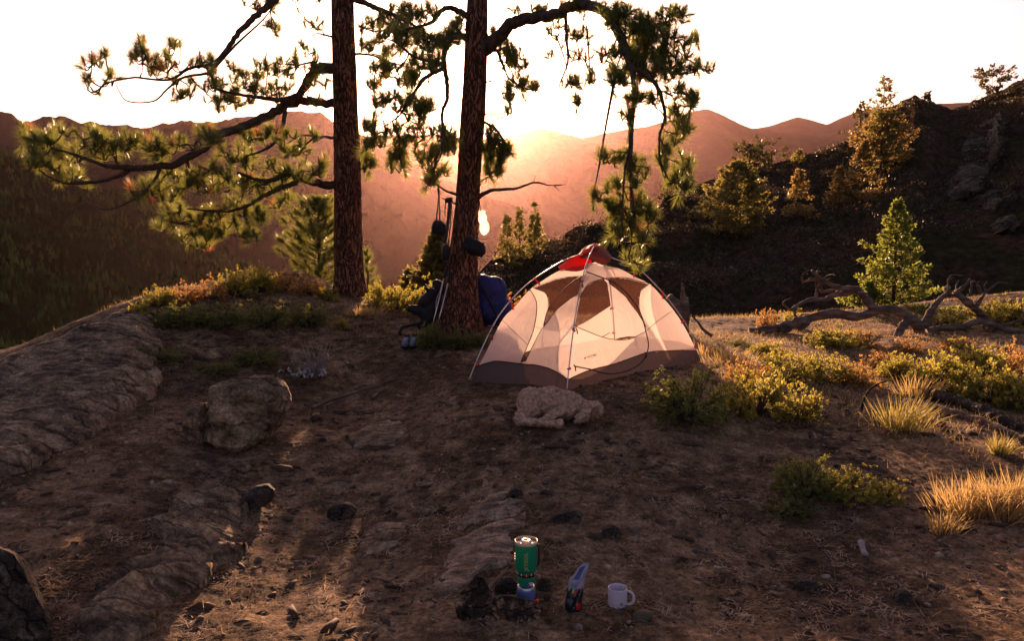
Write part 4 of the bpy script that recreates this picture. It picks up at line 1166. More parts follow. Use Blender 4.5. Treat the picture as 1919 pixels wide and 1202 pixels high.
def hull_rock(name, pts, mat, label=None, loc=None, sub=4, amp=.06, seed=1, cat='rock', group=None, round_=.22):
    """a rock from the corner points of its faces, worn and pitted"""
    pts = [Vector(p) for p in pts]
    c = sum(pts, Vector()) / len(pts)
    if loc is None: loc = Vector((c.x, c.y, min(p.z for p in pts)))
    bm = bmesh.new()
    for p in pts: bm.verts.new(p - loc)
    bmesh.ops.convex_hull(bm, input=bm.verts)
    for v in [v for v in bm.verts if not v.link_faces]: bm.verts.remove(v)
    bmesh.ops.triangulate(bm, faces=bm.faces)
    for k in range(sub):
        bmesh.ops.subdivide_edges(bm, edges=bm.edges, cuts=1, use_grid_fill=True)
        if k < 3: bmesh.ops.smooth_vert(bm, verts=bm.verts, factor=round_, use_axis_x=True, use_axis_y=True, use_axis_z=True)
    bmesh.ops.triangulate(bm, faces=bm.faces)
    bm.normal_update()
    me = bpy.data.meshes.new(name); 
    sz = max((p - c).length for p in pts)
    V = np.array([v.co for v in bm.verts]); Nn = np.array([v.normal for v in bm.verts])
    f = 1.6 / sz
    h = fbm(V[:, 0] * f + V[:, 2] * f * .8 + seed, V[:, 1] * f - V[:, 2] * f * 1.1, 1, 6, seed, .62) * amp * sz
    h += -np.abs(vnoise(V[:, 0] * f * 2.2 + seed, V[:, 2] * f * 3.1 + V[:, 1] * f, seed + 4)) ** .5 * amp * sz * .35
    V = V + Nn * h[:, None]
    bm.to_mesh(me); bm.free()
    me.vertices.foreach_set('co', V.astype(np.float32).ravel()); me.polygons.foreach_set('use_smooth', np.ones(len(me.polygons), bool)); me.update()
    o = mesh_obj(name, me, mat, loc=loc)
    return tag(o, label, cat, group)

def outline_rock(name, px, D, thick, mat, label, amp=.06, seed=1, lean=.0, cat='rock', group=None, inner=.7, sub=4, round_=.22):
    """front outline at depth D, a smaller one behind it"""
    cx, cy = sum(p[0] for p in px) / len(px), sum(p[1] for p in px) / len(px)
    px = [(cx + (x - cx) * 1.10, cy + (y - cy) * 1.10) for x, y in px]
    f = [np.array(P(x, y, D)) for x, y in px]; c = sum(f) / len(f)
    top = max(p[2] for p in f); bot = min(p[2] for p in f)
    pts = []
    for p in f:
        t = (p[2] - bot) / (top - bot + 1e-6)
        pts.append(p + [0, lean * t, 0])
        q = c + (p - c) * inner; pts.append(q + [0, thick + lean * t, (-.3 * (q[2] - bot)) * (1 - t)])
        q = c + (p - c) * inner; pts.append(q + [0, -thick * .35 + lean * t, -.02])
    return hull_rock(name, pts, mat, label, seed=seed, amp=amp, cat=cat, group=group, sub=sub, round_=round_)

g0 = G(905, 1150).y
outline_rock('fire_rock', [(853, 1134), (866, 1118), (893, 1093), (906, 1097), (918, 1120), (928, 1142), (934, 1160), (921, 1172), (884, 1168), (860, 1158)], G(905, 1170).y + .01, .05, M_brownrock,
  'blotched brown rock slab propped up left of the stove', amp=.035, seed=3, lean=.05, round_=.03, group='rocks around the stove')
outline_rock('fire_rock', [(927, 1127), (960, 1128), (985, 1134), (1014, 1143), (1012, 1160), (990, 1176), (968, 1168), (935, 1146)], G(985, 1172).y + .01, .05, M_brownrock,
  'wedge shaped brown rock lying in front of the stove', amp=.035, seed=5, lean=.04, round_=.03, group='rocks around the stove')
outline_rock('fire_rock', [(926, 1118), (928, 1098), (940, 1086), (957, 1084), (968, 1092), (970, 1106), (955, 1114), (940, 1120)], G(950, 1116).y, .06, M_darkrock,
  'dark rock behind the stove at its left', amp=.06, seed=7, group='rocks around the stove')
outline_rock('fire_rock', [(1006, 1094), (1015, 1084), (1028, 1086), (1033, 1097), (1020, 1104), (1008, 1102)], G(1018, 1104).y, .05, M_darkrock,
  'small dark rock just behind the stove at its right', amp=.06, seed=8, group='rocks around the stove')
m = MB(); a, b_, c_ = P(908, 1104, g0 + .06), P(914, 1098, g0 + .10), P(952, 1069, g0 + .36)
c_.z = gzf(c_.x, c_.y) + .035
m.add([a, b_, c_, a + Vector((0.004, 0, -.03)), b_ + Vector((.004, .01, -.04)), c_ + Vector((0, .005, -.012))], [[0, 2, 1], [3, 4, 5], [0, 1, 4, 3], [1, 2, 5, 4], [2, 0, 3, 5]])
o = m.build('wood_splinter', mat_plain('split_wood', (.34, .20, .12), .8), None, smooth=False); tag(o, 'thin wedge of split wood leaning on the blotched rock', 'stick')

# boulders on the slope
outline_rock('boulder', [(384, 826), (383, 780), (390, 735), (432, 712), (498, 709), (533, 728), (540, 765), (517, 815), (446, 853), (418, 842)], G(440, 850).y + .12, .42, M_granite,
  'large round lichened boulder half sunk in the slope at the left', amp=.13, sub=5, seed=11, cat='boulder')
outline_rock('boulder', [(341, 802), (344, 778), (360, 762), (384, 756), (392, 790), (388, 834), (362, 826)], G(370, 832).y + .08, .25, M_granite,
  'small boulder tight against the left side of the large one', amp=.08, seed=12, cat='boulder')
outline_rock('dark_stone', [(442, 965), (448, 938), (470, 915), (500, 910), (513, 922), (508, 940), (480, 955), (455, 968)], G(475, 962).y + .05, .12, M_darkrock,
  'dark angular stone on the slope below the boulder', amp=.08, seed=13, cat='stone')
outline_rock('flat_stone', [(400, 882), (430, 868), (476, 858), (480, 872), (460, 888), (425, 892)], G(440, 890).y + .02, .16, M_granite,
  'pale flat stone just below the large boulder', amp=.05, seed=14, cat='stone')
outline_rock('boulder', [(-200, 1250), (-190, 1100), (-90, 1040), (-20, 1032), (25, 1048), (50, 1095), (85, 1150), (112, 1230), (90, 1300), (-60, 1330)], 3.05, .18, M_darkrock,
  'dark rough boulder cut off by the bottom left corner', amp=.07, sub=5, seed=15, cat='boulder')
outline_rock('stone', [(1125, 1005), (1132, 990), (1152, 985), (1166, 996), (1160, 1008), (1140, 1012)], G(1145, 1010).y, .07, M_darkrock, 'small grey stone on bare ground above the mug', seed=16, cat='stone', amp=.08)
outline_rock('stone', [(948, 935), (953, 922), (966, 916), (980, 922), (978, 935), (962, 940)], G(962, 938).y, .08, M_darkrock, 'small dark stone beside the worn path above the stove', seed=17, cat='stone', amp=.08)
outline_rock('stone', [(1030, 975), (1045, 963), (1075, 958), (1095, 966), (1080, 978), (1050, 984)], G(1060, 980).y, .10, M_darkrock, 'low flat stone between the path and the middle of the clearing', seed=18, cat='stone', amp=.07)
outline_rock('stone', [(1490, 1100), (1500, 1088), (1530, 1092), (1545, 1104), (1520, 1112)], G(1515, 1110).y, .07, M_darkrock, 'low dark stone right of the white mug', seed=19, cat='stone', amp=.07)
outline_rock('stone', [(1676, 1130), (1684, 1113), (1700, 1108), (1712, 1118), (1706, 1132), (1690, 1136)], G(1692, 1134).y, .06, M_darkrock, 'small stone near the bottom right of the clearing', seed=20, cat='stone', amp=.07)
outline_rock('stone', [(610, 968), (618, 950), (650, 945), (668, 955), (660, 968), (635, 974)], G(640, 972).y, .09, M_darkrock, 'small stone on the dirt slope left of the path', seed=24, cat='stone', amp=.07)

def outcrop(name, poly, label, thick=.10, st=.05, seed=1, mat=None, dirn=(.85, .5), res=.014, freq=3.2):
    """bare bedrock breaking through the dirt: layered ledges following one direction"""
    w = np.array([tuple(G(x, y))[:2] for x, y in poly])
    x0, y0 = w.min(0) - .05; x1, y1 = w.max(0) + .05
    xs = np.arange(x0, x1, res); ys = np.arange(y0, y1, res)
    X, Y = np.meshgrid(xs, ys)
    d = np.full(X.shape, 1e9); ins = np.zeros(X.shape, bool)
    for i in range(len(w)):
        a, b = w[i], w[(i + 1) % len(w)]; ab = b - a
        t = np.clip(((X - a[0]) * ab[0] + (Y - a[1]) * ab[1]) / (ab @ ab), 0, 1)
        d = np.minimum(d, np.hypot(X - a[0] - t * ab[0], Y - a[1] - t * ab[1]))
        c = ((a[1] > Y) != (b[1] > Y)) & (X < (b[0] - a[0]) * (Y - a[1]) / (b[1] - a[1] + 1e-12) + a[0]); ins ^= c
    d = np.where(ins, d, -d) + .10 * fbm(X, Y, 2.6, 4, seed)
    dx, dy = dirn; s = (-X * dy + Y * dx) * freq + .9 * fbm(X, Y, 1.1, 3, seed + 7)
    fr = s - np.floor(s)
    led = np.where(fr < .82, fr / .82, (1 - fr) / .18)                # sloping ledges with short steps
    s2 = s * 3.7 + 2 * fbm(X, Y, 3, 2, seed + 9); f2 = s2 - np.floor(s2)
    led2 = np.where(f2 < .8, f2 / .8, (1 - f2) / .2)
    h = thick * np.clip(d / .22, -1.5, 1) + st * led + st * .22 * led2 * (.4 + .6 * (vnoise(X * 2, Y * 2, seed + 3) > 0)) + .028 * fbm(X, Y, 5, 5, seed + 5, .62) - .022 * np.clip(.12 - np.abs(vnoise(s * 1.4, X * .8 + Y, seed + 21)), 0, 1) / .12
    Z = gz(X, Y) + np.where(d > 0, h, np.minimum(h, d * 1.2) - .03)
    keep = d > -.12
    F = grid_faces(len(ys), len(xs)); kf = keep.ravel()
    F = F[kf[F].all(1)]
    idx, inv = np.unique(F, return_inverse=True)
    c = np.array([w[:, 0].mean(), w[:, 1].mean(), 0]); c[2] = gzf(c[0], c[1])
    V = np.stack([X.ravel(), Y.ravel(), Z.ravel()], -1)[idx] - c
    o = mesh_np(name, V, inv.reshape(F.shape).astype(np.int32), [mat or M_granite]); o.location = c
    return tag(o, label, 'rock')
outcrop('granite_slab', [(-60, 725), (0, 695), (80, 660), (150, 632), (235, 598), (275, 600), (300, 640), (300, 690), (290, 735), (230, 775), (160, 830), (90, 860), (20, 900), (-60, 930)], 'long layered granite slab falling away at the far left', .09, .08, 5, dirn=(.80, .60), res=.02, freq=2.2)
outcrop('rock_outcrop', [(130, 1190), (165, 1120), (230, 1070), (290, 1035), (310, 990), (345, 945), (400, 925), (440, 930), (455, 960), (430, 1000), (470, 1030), (430, 1070), (380, 1110), (320, 1140), (280, 1190), (180, 1240)], 'broken grey bedrock ledge running down to the bottom left', .05, .06, 9, dirn=(.75, .66), freq=4.5)
outcrop('rock_outcrop', [(650, 822), (690, 792), (740, 785), (775, 800), (760, 825), (710, 845), (665, 842)], 'low grey bedrock patch in the middle of the slope', .02, .03, 13)
outcrop('rock_outcrop', [(670, 1045), (700, 1000), (735, 990), (760, 1005), (735, 1030), (700, 1055)], 'small grey bedrock patch left of the worn path', .02, .025, 14)
outcrop('worn_rock', [(830, 1060), (850, 1000), (880, 950), (905, 900), (940, 910), (990, 950), (1000, 990), (960, 1010), (940, 1060), (880, 1080), (850, 1120), (820, 1110)], 'smooth pale worn rock ramp just behind the stove', .02, .018, 15,
        mat=rock_mat('pale_worn_rock', (.11, .066, .042), (.24, .150, .098), (.36, .24, .165), 7, .6, .008, .25))

# ---------------------------------------------------------------- gear by the tree
TR = RD - .30
M_strap = mat_plain('black_strap', (.014, .012, .012), .7)
def strip(mb, pts, w, d=(1, 0, 0)):
    c = catmull(pts, 5); dv = np.array(d, float) * w / 2; V = []
    for p in c: V += [p - dv, p + dv, p + dv + [0, .004, 0], p - dv + [0, .004, 0]]
    F = []
    for i in range(len(c) - 1):
        for k in range(4): F.append([4 * i + k, 4 * i + (k + 1) % 4, 4 * i + 4 + (k + 1) % 4, 4 * i + 4 + k])
    mb.add(V, F)
def A(px, py, D): return np.array(P(px, py, D))
# pouch hanging on a long strap from the thin branch
b = A(822, 438, 8.83)
root = empty('hanging_pouch', b, 'small black pouch hanging by a long strap from the thin left twig', 'pouch')
me, V, _ = blob_mesh([('e', (0, 0, .075), (.082, .045, .085), 0), ('e', (-.02, 0, .045), (.06, .045, .055), 0), ('e', (.03, 0, .03), (.055, .04, .05), 0)], .008, 6, [(.006, 20, 3)])
mesh_obj('case', me, M_black, root)
m = MB(); strip(m, [A(821, 346, 8.80) - b, A(822, 370, 8.80) - b, A(819.5, 395, 8.80) - b, A(818, 420, 8.80) - b], .016)
strip(m, [A(822, 348, 8.82) - b, A(823, 372, 8.82) - b, A(824, 398, 8.82) - b, A(824, 420, 8.82) - b], .014); m.build('strap', M_strap, root)
# camera-like bag on a second strap over the dead peg
b = A(837, 487, 8.78)
root = empty('hanging_case', b, 'black box shaped case hanging by a wide strap from the dead peg', 'case')
m = MB(); m.tube([(-.008, 0, 0), (-.012, 0, .03), (0, 0, .14), (-.004, 0, .165)], [.034, .043, .046, .030], 10); m.build('case', M_black, root)
m = MB(); strip(m, [A(842, 374, 8.74) - b, A(841, 400, 8.74) - b, A(838, 430, 8.74) - b, A(834, 457, 8.74) - b], .032)
strip(m, [A(838, 376, 8.78) - b, A(834.5, 385, 8.78) - b, A(834, 405, 8.78) - b], .010); strip(m, [A(846, 376, 8.80) - b, A(844, 420, 8.8) - b, A(840, 458, 8.80) - b], .012)
m.tube([A(834, 376, 8.76) - b, A(848, 374, 8.76) - b], [.028, .03], 8); m.build('strap', M_strap, root)
m = MB(); m.lathe([(0, 0), (.009, .002), (.009, .012), (0, .014)], 10, tuple(A(832.5, 459, 8.72) - b)); m.build('buckle', M_alu, root)
# water bag on the right of the trunk, full of light
b = A(908, 438, 8.98)
root = empty('water_bag', b, 'clear water bag hanging on the right of the trunk, blazing with sunlight', 'bag')
me, V, _ = blob_mesh([('e', (-.002, 0, .07), (.058, .035, .085), .12), ('e', (-.02, 0, .17), (.050, .032, .075), .05), ('e', (-.035, 0, .235), (.055, .02, .028), -.2)], .008, 5, [(.008, 18, 4)])
def water_mat():
    m, nt, b_, o = node_mat('clear_water_bag'); L = nt.links.new
    t = N(nt, 'ShaderNodeBsdfTranslucent'); t.inputs['Color'].default_value = (1, .93, .85, 1)
    tc = N(nt, 'ShaderNodeTexCoord'); nz = N(nt, 'ShaderNodeTexNoise', Scale=9.0); L(tc.outputs['Object'], nz.inputs['Vector'])
    bp = N(nt, 'ShaderNodeBump', Strength=.5, Distance=.02); L(nz.outputs['Fac'], bp.inputs['Height']); L(bp.outputs[0], b_.inputs['Normal'])
    b_.inputs['Base Color'].default_value = (.9, .88, .85, 1); b_.inputs['Roughness'].default_value = .25; b_.inputs['Transmission Weight'].default_value = 1.0; b_.inputs['IOR'].default_value = 1.2
    mx = N(nt, 'ShaderNodeMixShader'); mx.inputs[0].default_value = .65; L(b_.outputs[0], mx.inputs[1]); L(t.outputs[0], mx.inputs[2]); L(mx.outputs[0], o.inputs['Surface'])
    return m
mesh_obj('bladder', me, water_mat(), root)
m = MB(); strip(m, [A(897, 372, 8.95) - b, A(899, 385, 8.95) - b, A(902, 399, 8.97) - b], .012); m.build('strap', M_strap, root)
# dark stuff sack tied to the trunk
b = A(890, 480, 8.72)
me, V, _ = blob_mesh([('e', (0, 0, .10), (.115, .085, .09), 0), ('e', (-.05, .02, .14), (.07, .07, .07), 0), ('e', (.05, .01, .05), (.07, .06, .05), 0), ('c', (.07, 0, .05), (.078, 0, -.02), .012, .006)], .009, 6, [(.014, 16, 3), (.006, 40, 5)])
o = mesh_obj('stuff_sack', me, M_black, None, Vector(b)); tag(o, 'round black stuff sack tied against the front of the right trunk', 'sack')
# blue pack behind the trunk
b = onto(.02 + P(915, 640, 9.25).x, 9.2)
root = empty('blue_backpack', b, 'dark blue backpack leaning behind the right pine beside the tent', 'backpack')
M_bluepack = mat_noise('blue_nylon', [(0.3, (.012, .013, .055)), (0.7, (.035, .035, .16))], scale=7, rough=.55, bump=.5, bscale=16, bdist=.02)
me, V, _ = blob_mesh([('e', (.0, 0, .30), (.20, .16, .30), .25), ('e', (-.06, -.02, .44), (.22, .14, .16), .1), ('e', (.10, -.02, .18), (.20, .15, .18), .3), ('e', (-.02, -.08, .2), (.14, .1, .16), 0)], .014, 8, [(.02, 9, 3), (.008, 22, 6)])
mesh_obj('pack_body', me, M_bluepack, root)
m = MB(); strip(m, [(-.10, -.16, .50), (-.02, -.19, .36), (.06, -.18, .20), (.12, -.17, .08)], .03); m.build('compression_strap', M_strap, root)
m = MB(); strip(m, [(-.16, -.10, .58), (-.05, -.06, .63), (.08, -.04, .60)], .02); m.build('grab_loop', M_strap, root)
# black pack with open frame leaning at the left of the trunk
b = G(792, 622); b.y += .0
root = empty('black_backpack', b, 'black backpack with its hip belt open, leaning left of the right trunk', 'backpack')
s = b.y / FPX
def Q(px, py, dy=0): return ((px - 792) * s, dy, (622 - py) * s * 1.0)
me, V, _ = blob_mesh([('c', Q(800, 590), Q(822, 540, .12), .085, .075), ('c', Q(796, 565, -.02), Q(812, 545, .05), .07, .06), ('e', Q(818, 532, .13), (.06, .06, .05), 0), ('c', Q(770, 578, -.06), Q(797, 582), .045, .06),
                      ('c', Q(799, 540, -.03), Q(814, 548, .02), .020, .03), ('c', Q(804, 596), Q(790, 612, -.04), .07, .04)], .010, 5, [(.012, 18, 3), (.006, 40, 6)])
mesh_obj('pack_body', me, M_black, root)
m = MB(); strip(m, [Q(799, 532, -.06), Q(808, 537, -.05), Q(816, 541, -.02)], .012, (0, 0, 1)); strip(m, [Q(830, 530, .0), Q(826, 545, -.02), Q(820, 560, -.05), Q(818, 578, -.06)], .010)
m.build('strap', mat_plain('grey_piping', (.35, .28, .22), .6), root)
m = MB(); m.tube([Q(760, 633, -.12), Q(752, 622, -.16), Q(756, 612, -.12), Q(774, 608, -.08), Q(790, 606, -.05), Q(795, 596)], [.018, .02, .02, .018, .022, .03], 8); m.build('hip_belt', M_black, root)
# trekking poles against the trunk
for dx, lab in ((0, 'left trekking pole of the pair leaning on the right trunk'), (10, 'right trekking pole of the pair, its grip against the right trunk')):
    p0 = G(803 + dx, 640 - dx * .3); p1 = Vector(A(838 + dx * .7, 500 + dx, 8.74))
    root = empty('trekking_pole', p0, lab, 'trekking pole', 'trekking poles by the trunk')
    m = MB(); d = p1 - p0; m.tube([Vector(), d * .86], [.004, .008], 8); m.build('shaft', M_alu, root)
    m = MB(); m.tube([d * .84, d * .9, d * .98, d], [.013, .016, .015, .018], 10); m.build('grip', M_black, root)
    m = MB(); m.lathe([(.004, 0), (.03, .002), (.004, .006)], 12, tuple(d * .06)); m.build('basket', M_black, root)
# pair of trail shoes
M_shoe = mat_noise('grey_shoe_mesh', [(0.3, (.05, .055, .07)), (0.7, (.20, .22, .27))], scale=50, rough=.7)
for k, (px, py) in enumerate(((761, 650), (776, 649))):
    b = G(px, py); root = empty('trail_shoe', b, ('left' if k == 0 else 'right') + ' trail shoe of the pair at the foot of the black backpack', 'shoe', 'trail shoes')
    me, V, _ = blob_mesh([('c', (0, -.08, .035), (0, .04, .045), .038, .036), ('c', (0, .06, .05), (0, .085, .085), .040, .036), ('e', (0, -.11, .03), (.042, .035, .028), 0)], .007, 4)
    mesh_obj('upper', me, M_shoe, root)
    m = MB(); m.tube([(0, -.145, .010), (0, -.10, .010), (0, .0, .010), (0, .12, .010)], [.022, .045, .036, .034], 12)
    so = m.build('sole', M_black, root); so.scale = (1, 1, .45)
    m = MB(); m.lathe([(.026, .10), (.034, .118), (.042, .112)], 16, (0, .07, 0)); m.build('collar', M_black, root)
    m = MB()
    for q in range(4): m.tube([(-.022, -.07 + q * .03, .074 + q * .004), (.022, -.06 + q * .03, .074 + q * .004)], .003, 5)
    m.build('laces', mat_plain('pale_laces', (.45, .45, .5), .7), root)
# ---------------------------------------------------------------- shrubs
def copy_tree(o, parent=None):
    c = o.copy(); col.objects.link(c); c.parent = parent
    for ch in [x for x in bpy.data.objects if x.parent == o]: copy_tree(ch, c)
    return c

M_stem = mat_noise('shrub_stems', [(0.3, (.05, .03, .02)), (0.7, (.14, .09, .06))], scale=20, rough=.9)
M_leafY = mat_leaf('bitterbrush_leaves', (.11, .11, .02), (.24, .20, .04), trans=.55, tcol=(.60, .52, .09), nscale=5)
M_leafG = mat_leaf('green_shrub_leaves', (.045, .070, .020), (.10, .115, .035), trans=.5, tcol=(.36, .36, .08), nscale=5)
M_leafO = mat_leaf('rusty_shrub_leaves', (.16, .075, .02), (.26, .15, .04), trans=.55, tcol=(.68, .38, .10), nscale=6)
M_leafR = mat_leaf('autumn_leaves', (.26, .09, .03), (.40, .26, .06), trans=.55, tcol=(.75, .36, .08), nscale=9)

def shrub_meshes(seed, mat, nst=80, leaf=.020, per=13, sub=4, flat=.75, open_=.0):
    r = np.random.default_rng(seed)
    mb = MB(); C = []
    for i in range(nst):
        a = r.uniform(0, 2 * np.pi); el = np.arccos(r.uniform(.02, 1)) * 1.0
        rad = r.uniform(.62, 1.0) * (1 + .22 * float(vnoise(a * 2.2, el * 2, seed)))
        d = np.array([math.sin(el) * math.cos(a) * .5, math.sin(el) * math.sin(a) * .5, max(.06, math.cos(el)) * flat]) * rad
        base = np.array([d[0] * .15, d[1] * .15, 0])
        mid = base * .5 + d * .5 + np.array([0, 0, .06]) + r.normal(size=3) * .02
        c = catmull([base, mid, d], 3)
        mb.tube(c, list(np.linspace(.006, .0025, len(c))), 4, cap=False)
        for k in range(sub):
            s = c[r.integers(len(c) // 2, len(c))]
            dd = unit(r.normal(size=3) + d * 1.5 + [0, 0, .5]); e = s + dd * r.uniform(.04, .12)
            mb.tube([s, e], [.0025, .0012], 3, cap=False)
            t = r.random((per, 1)); C.append(s + (e - s) * (.25 + .85 * t) + r.normal(size=(per, 3)) * .010)
    C = np.vstack(C)
    lv, lf = leaf_quads(C, leaf * r.uniform(.6, 1.2, len(C)), r)
    return mb, lv, lf

def shrub_proto(name, seed, mat, **k):
    root = empty(name, (0, 0, 0))
    mb, lv, lf = shrub_meshes(seed, mat, **k)
    mb.build('stems', M_stem, root)
    mesh_np('leaves', lv, lf, [mat], smooth=False, parent=root)
    return root
PROTO = {}
def protos():
    PROTO['y'] = [shrub_proto('shrub', 100 + i, M_leafY, nst=95, leaf=.021, per=20, flat=.62) for i in range(3)]
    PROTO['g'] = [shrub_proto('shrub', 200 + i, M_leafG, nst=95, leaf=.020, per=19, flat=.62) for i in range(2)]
    PROTO['o'] = [shrub_proto('shrub', 300 + i, M_leafO, nst=70, leaf=.024, per=10, flat=.62) for i in range(2)]
    PROTO['a'] = [shrub_proto('shrub', 400 + i, M_leafR, nst=26, leaf=.075, per=4, sub=4, flat=1.0) for i in range(1)]
protos()
GRP = {'c': 'shrubs on the crest of the left mound', 'm': 'dark shrubs on the left mound', 't': 'shrubs by the right pine', 'r': 'shrubs in the sunlit field right of the tent', 'b': 'shrubs round the fallen tree', 'f': 'shrubs in the shaded foreground'}
used_proto = set()
def shrub(px, py, w, h, kind, grp, label, D=None):
    """width and height in photo pixels"""
    p = G(px, py) if D is None else Vector((P(px, py, D).x, D, gzf(P(px, py, D).x, D)))
    fr = PROTO[kind]; src = fr[rng.randrange(len(fr))]
    if src.name not in used_proto: used_proto.add(src.name); o = src
    else: o = copy_tree(src)
    s = p.y / FPX
    hh = h * s / .66
    o.location = p - Vector((0, 0, .02)); o.rotation_euler = (0, 0, rng.uniform(0, 6.28)); o.scale = (w * s, w * s * .9, hh if kind != 'a' else h * s)
    tag(o, label, 'shrub', GRP.get(grp))
    return o
SH = [
 (262,596,54,40,'y','c','small yellow shrub at the far left end of the mound crest'),
 (300,575,74,48,'y','c','yellow shrub second from the left end of the mound crest'),
 (345,566,78,44,'o','c','rusty shrub on the crest right of the two leftmost yellow ones'),
 (392,560,84,50,'o','c','rusty shrub on the crest midway between boulder slope and pine'),
 (440,552,84,56,'y','c','yellow shrub on the highest part of the mound crest'),
 (486,548,88,60,'y','c','large yellow shrub on the crest left of the little pine'),
 (532,545,88,52,'o','c','rusty shrub at the foot of the little pine behind the trunk'),
 (578,552,80,46,'o','c','rusty shrub between the little pine and the left trunk'),
 (612,562,54,34,'y','c','low yellow shrub touching the left side of the left trunk'),
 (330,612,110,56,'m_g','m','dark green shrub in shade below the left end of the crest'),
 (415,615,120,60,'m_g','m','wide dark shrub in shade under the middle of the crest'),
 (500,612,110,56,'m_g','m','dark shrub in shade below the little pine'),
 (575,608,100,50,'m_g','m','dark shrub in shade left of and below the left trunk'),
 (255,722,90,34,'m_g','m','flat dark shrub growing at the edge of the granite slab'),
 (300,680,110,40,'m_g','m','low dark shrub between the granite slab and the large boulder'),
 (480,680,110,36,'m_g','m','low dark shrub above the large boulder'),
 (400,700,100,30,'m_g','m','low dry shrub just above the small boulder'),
 (706,572,58,54,'y','t','little yellow green shrub just right of the left trunk'),  # grown larger than the real shrub so it shades the slope below
 (745,580,70,58,'y','t','yellow shrub in the gap between the trunks, nearer the left one'),
 (788,588,70,60,'y','t','yellow shrub in the gap between the trunks, nearer the right one'),
 (640,618,36,30,'y','t','small lit sprig below the foot of the left trunk'),
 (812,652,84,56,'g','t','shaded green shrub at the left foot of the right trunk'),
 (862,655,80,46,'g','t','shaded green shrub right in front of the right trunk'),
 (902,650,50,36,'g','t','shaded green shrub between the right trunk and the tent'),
 (818,598,72,90,'y','t','tall yellow shrub added close behind the left side of the right trunk to block the sun'),  # added shrub, stops sun slipping past the trunk onto the slope
 (930,590,90,80,'a','t','shrub with large red and yellow leaves behind the blue backpack'),
 (985,590,70,46,'o','t','rusty thin shrub behind the left tent pole'),
 (1290,790,205,112,'g','r','big round green shrub in shade before the right tent corner'),
 (1420,778,170,112,'y','r','tall yellow shrub directly right of the big shaded green one'),
 (1500,790,120,84,'y','r','bright yellow shrub with ragged tips jutting toward the clearing'),
 (1395,715,110,58,'o','r','low rusty shrub just right of the tent corner'),
 (1468,712,130,74,'y','r','yellow shrub in the second row, right of the low rusty one'),
 (1545,712,130,66,'y','r','yellow shrub in the middle of the field under the fallen trunk'),
 (1610,722,110,56,'o','r','rusty shrub in the middle of the field left of the tall grass'),
 (1690,712,120,62,'y','r','yellow shrub behind the tall grass tuft'),
 (1760,735,150,96,'y','r','large yellow shrub above the burnt log'),
 (1830,700,130,72,'y','r','yellow shrub at the back of the field by the right side'),
 (1850,756,150,96,'y','r','large yellow shrub over the middle of the burnt log'),
 (1920,770,130,96,'y','r','yellow shrub cut by the right edge above the burnt log'),
 (1900,700,110,70,'o','r','rusty shrub at the right edge behind the yellow ones'),
 (1660,690,110,46,'o','r','rusty shrub at the back of the field below the little fir'),
 (1440,665,90,34,'y','b','low yellow shrub at the left end of the fallen trunk'),
 (1385,648,56,18,'g','b','flat bright green plant just right of the tent'),
 (1443,618,62,54,'o','b','orange leaved bush standing above the left end of the fallen trunk'),
 (1484,612,44,40,'y','b','small yellow bush beside the orange one'),
 (1560,648,120,44,'y','b','yellow shrub in front of the fallen trunk, left half'),
 (1622,650,100,44,'o','b','rusty shrub in front of the fallen trunk, right half'),
 (1700,662,90,40,'o','b','rusty shrub between the fallen trunk and the twisted limbs'),
 (1775,612,110,40,'y','b','yellow shrub seen through the arch of the twisted limbs'),
 (1850,602,100,46,'y','b','yellow green shrub behind the right end of the twisted limbs'),
 (1905,610,110,66,'y','b','yellow shrub on the skyline at the right edge'),
 (1790,655,80,36,'o','b','rusty low shrub under the arch of the twisted limbs'),
 (1505,930,150,92,'g','f','shaded green shrub alone in the right foreground'),
 (1585,930,140,74,'y','f','yellow tipped shrub in the middle of the right foreground clump'),
 (1660,935,96,50,'y','f','small yellow shrub at the right end of the foreground clump'),
 (1480,965,120,44,'g','f','low dark shrub below the foreground clump'),
 (8,700,40,30,'y',None,'tiny yellow shrub at the left edge above the granite slab'),
]
for a in SH:
    k = a[4][-1]
    shrub(a[0], a[1], a[2], a[3], k, a[5], a[6])

def dead_bush():
    b = G(590, 712); s = b.y / FPX
    root = empty('dead_bush', b, 'grey dead bush with bare twigs and curled pale leaves above the boulder', 'bush')
    r = np.random.default_rng(4); mb = MB(); lf = MB()
    for i in range(34):
        a = r.uniform(0, 2 * np.pi); d = np.array([math.cos(a) * r.uniform(.1, .9), math.sin(a) * .5, r.uniform(.6, 1.3)]); d = unit(d) * r.uniform(.18, .42)
        c = catmull([np.zeros(3), d * .5 + r.normal(size=3) * .02, d], 4); mb.tube(c, list(np.linspace(.006, .002, len(c))), 5)
        e = c[6] + r.normal(size=3) * .07; mb.tube([c[6], e], [.003, .0015], 4)
    mb.build('twigs', mat_noise('grey_dead_wood', [(0.3, (.16, .12, .10)), (0.7, (.34, .27, .23))], scale=25), root)
    for i in range(46):
        p = np.array([r.normal() * .15, -.05 + r.normal() * .10, .03 + abs(r.normal()) * .05]); d = unit(r.normal(size=3) * [1, 1, .5]) * r.uniform(.025, .05)
        up = np.array([0, 0, .02]); c = catmull([p - d, p + up, p + d], 4); w = unit(np.cross(d, [0, 0, 1])) * .012
        V = []
        for q in c: V += [q - w, q + w * .6 + [0, 0, .008]]
        lf.add(V, [[2 * i_, 2 * i_ + 1, 2 * i_ + 3, 2 * i_ + 2] for i_ in range(len(c) - 1)])
    lf.build('curled_leaves', mat_plain('pale_curled_leaf', (.38, .30, .26), .8), root)
dead_bush()

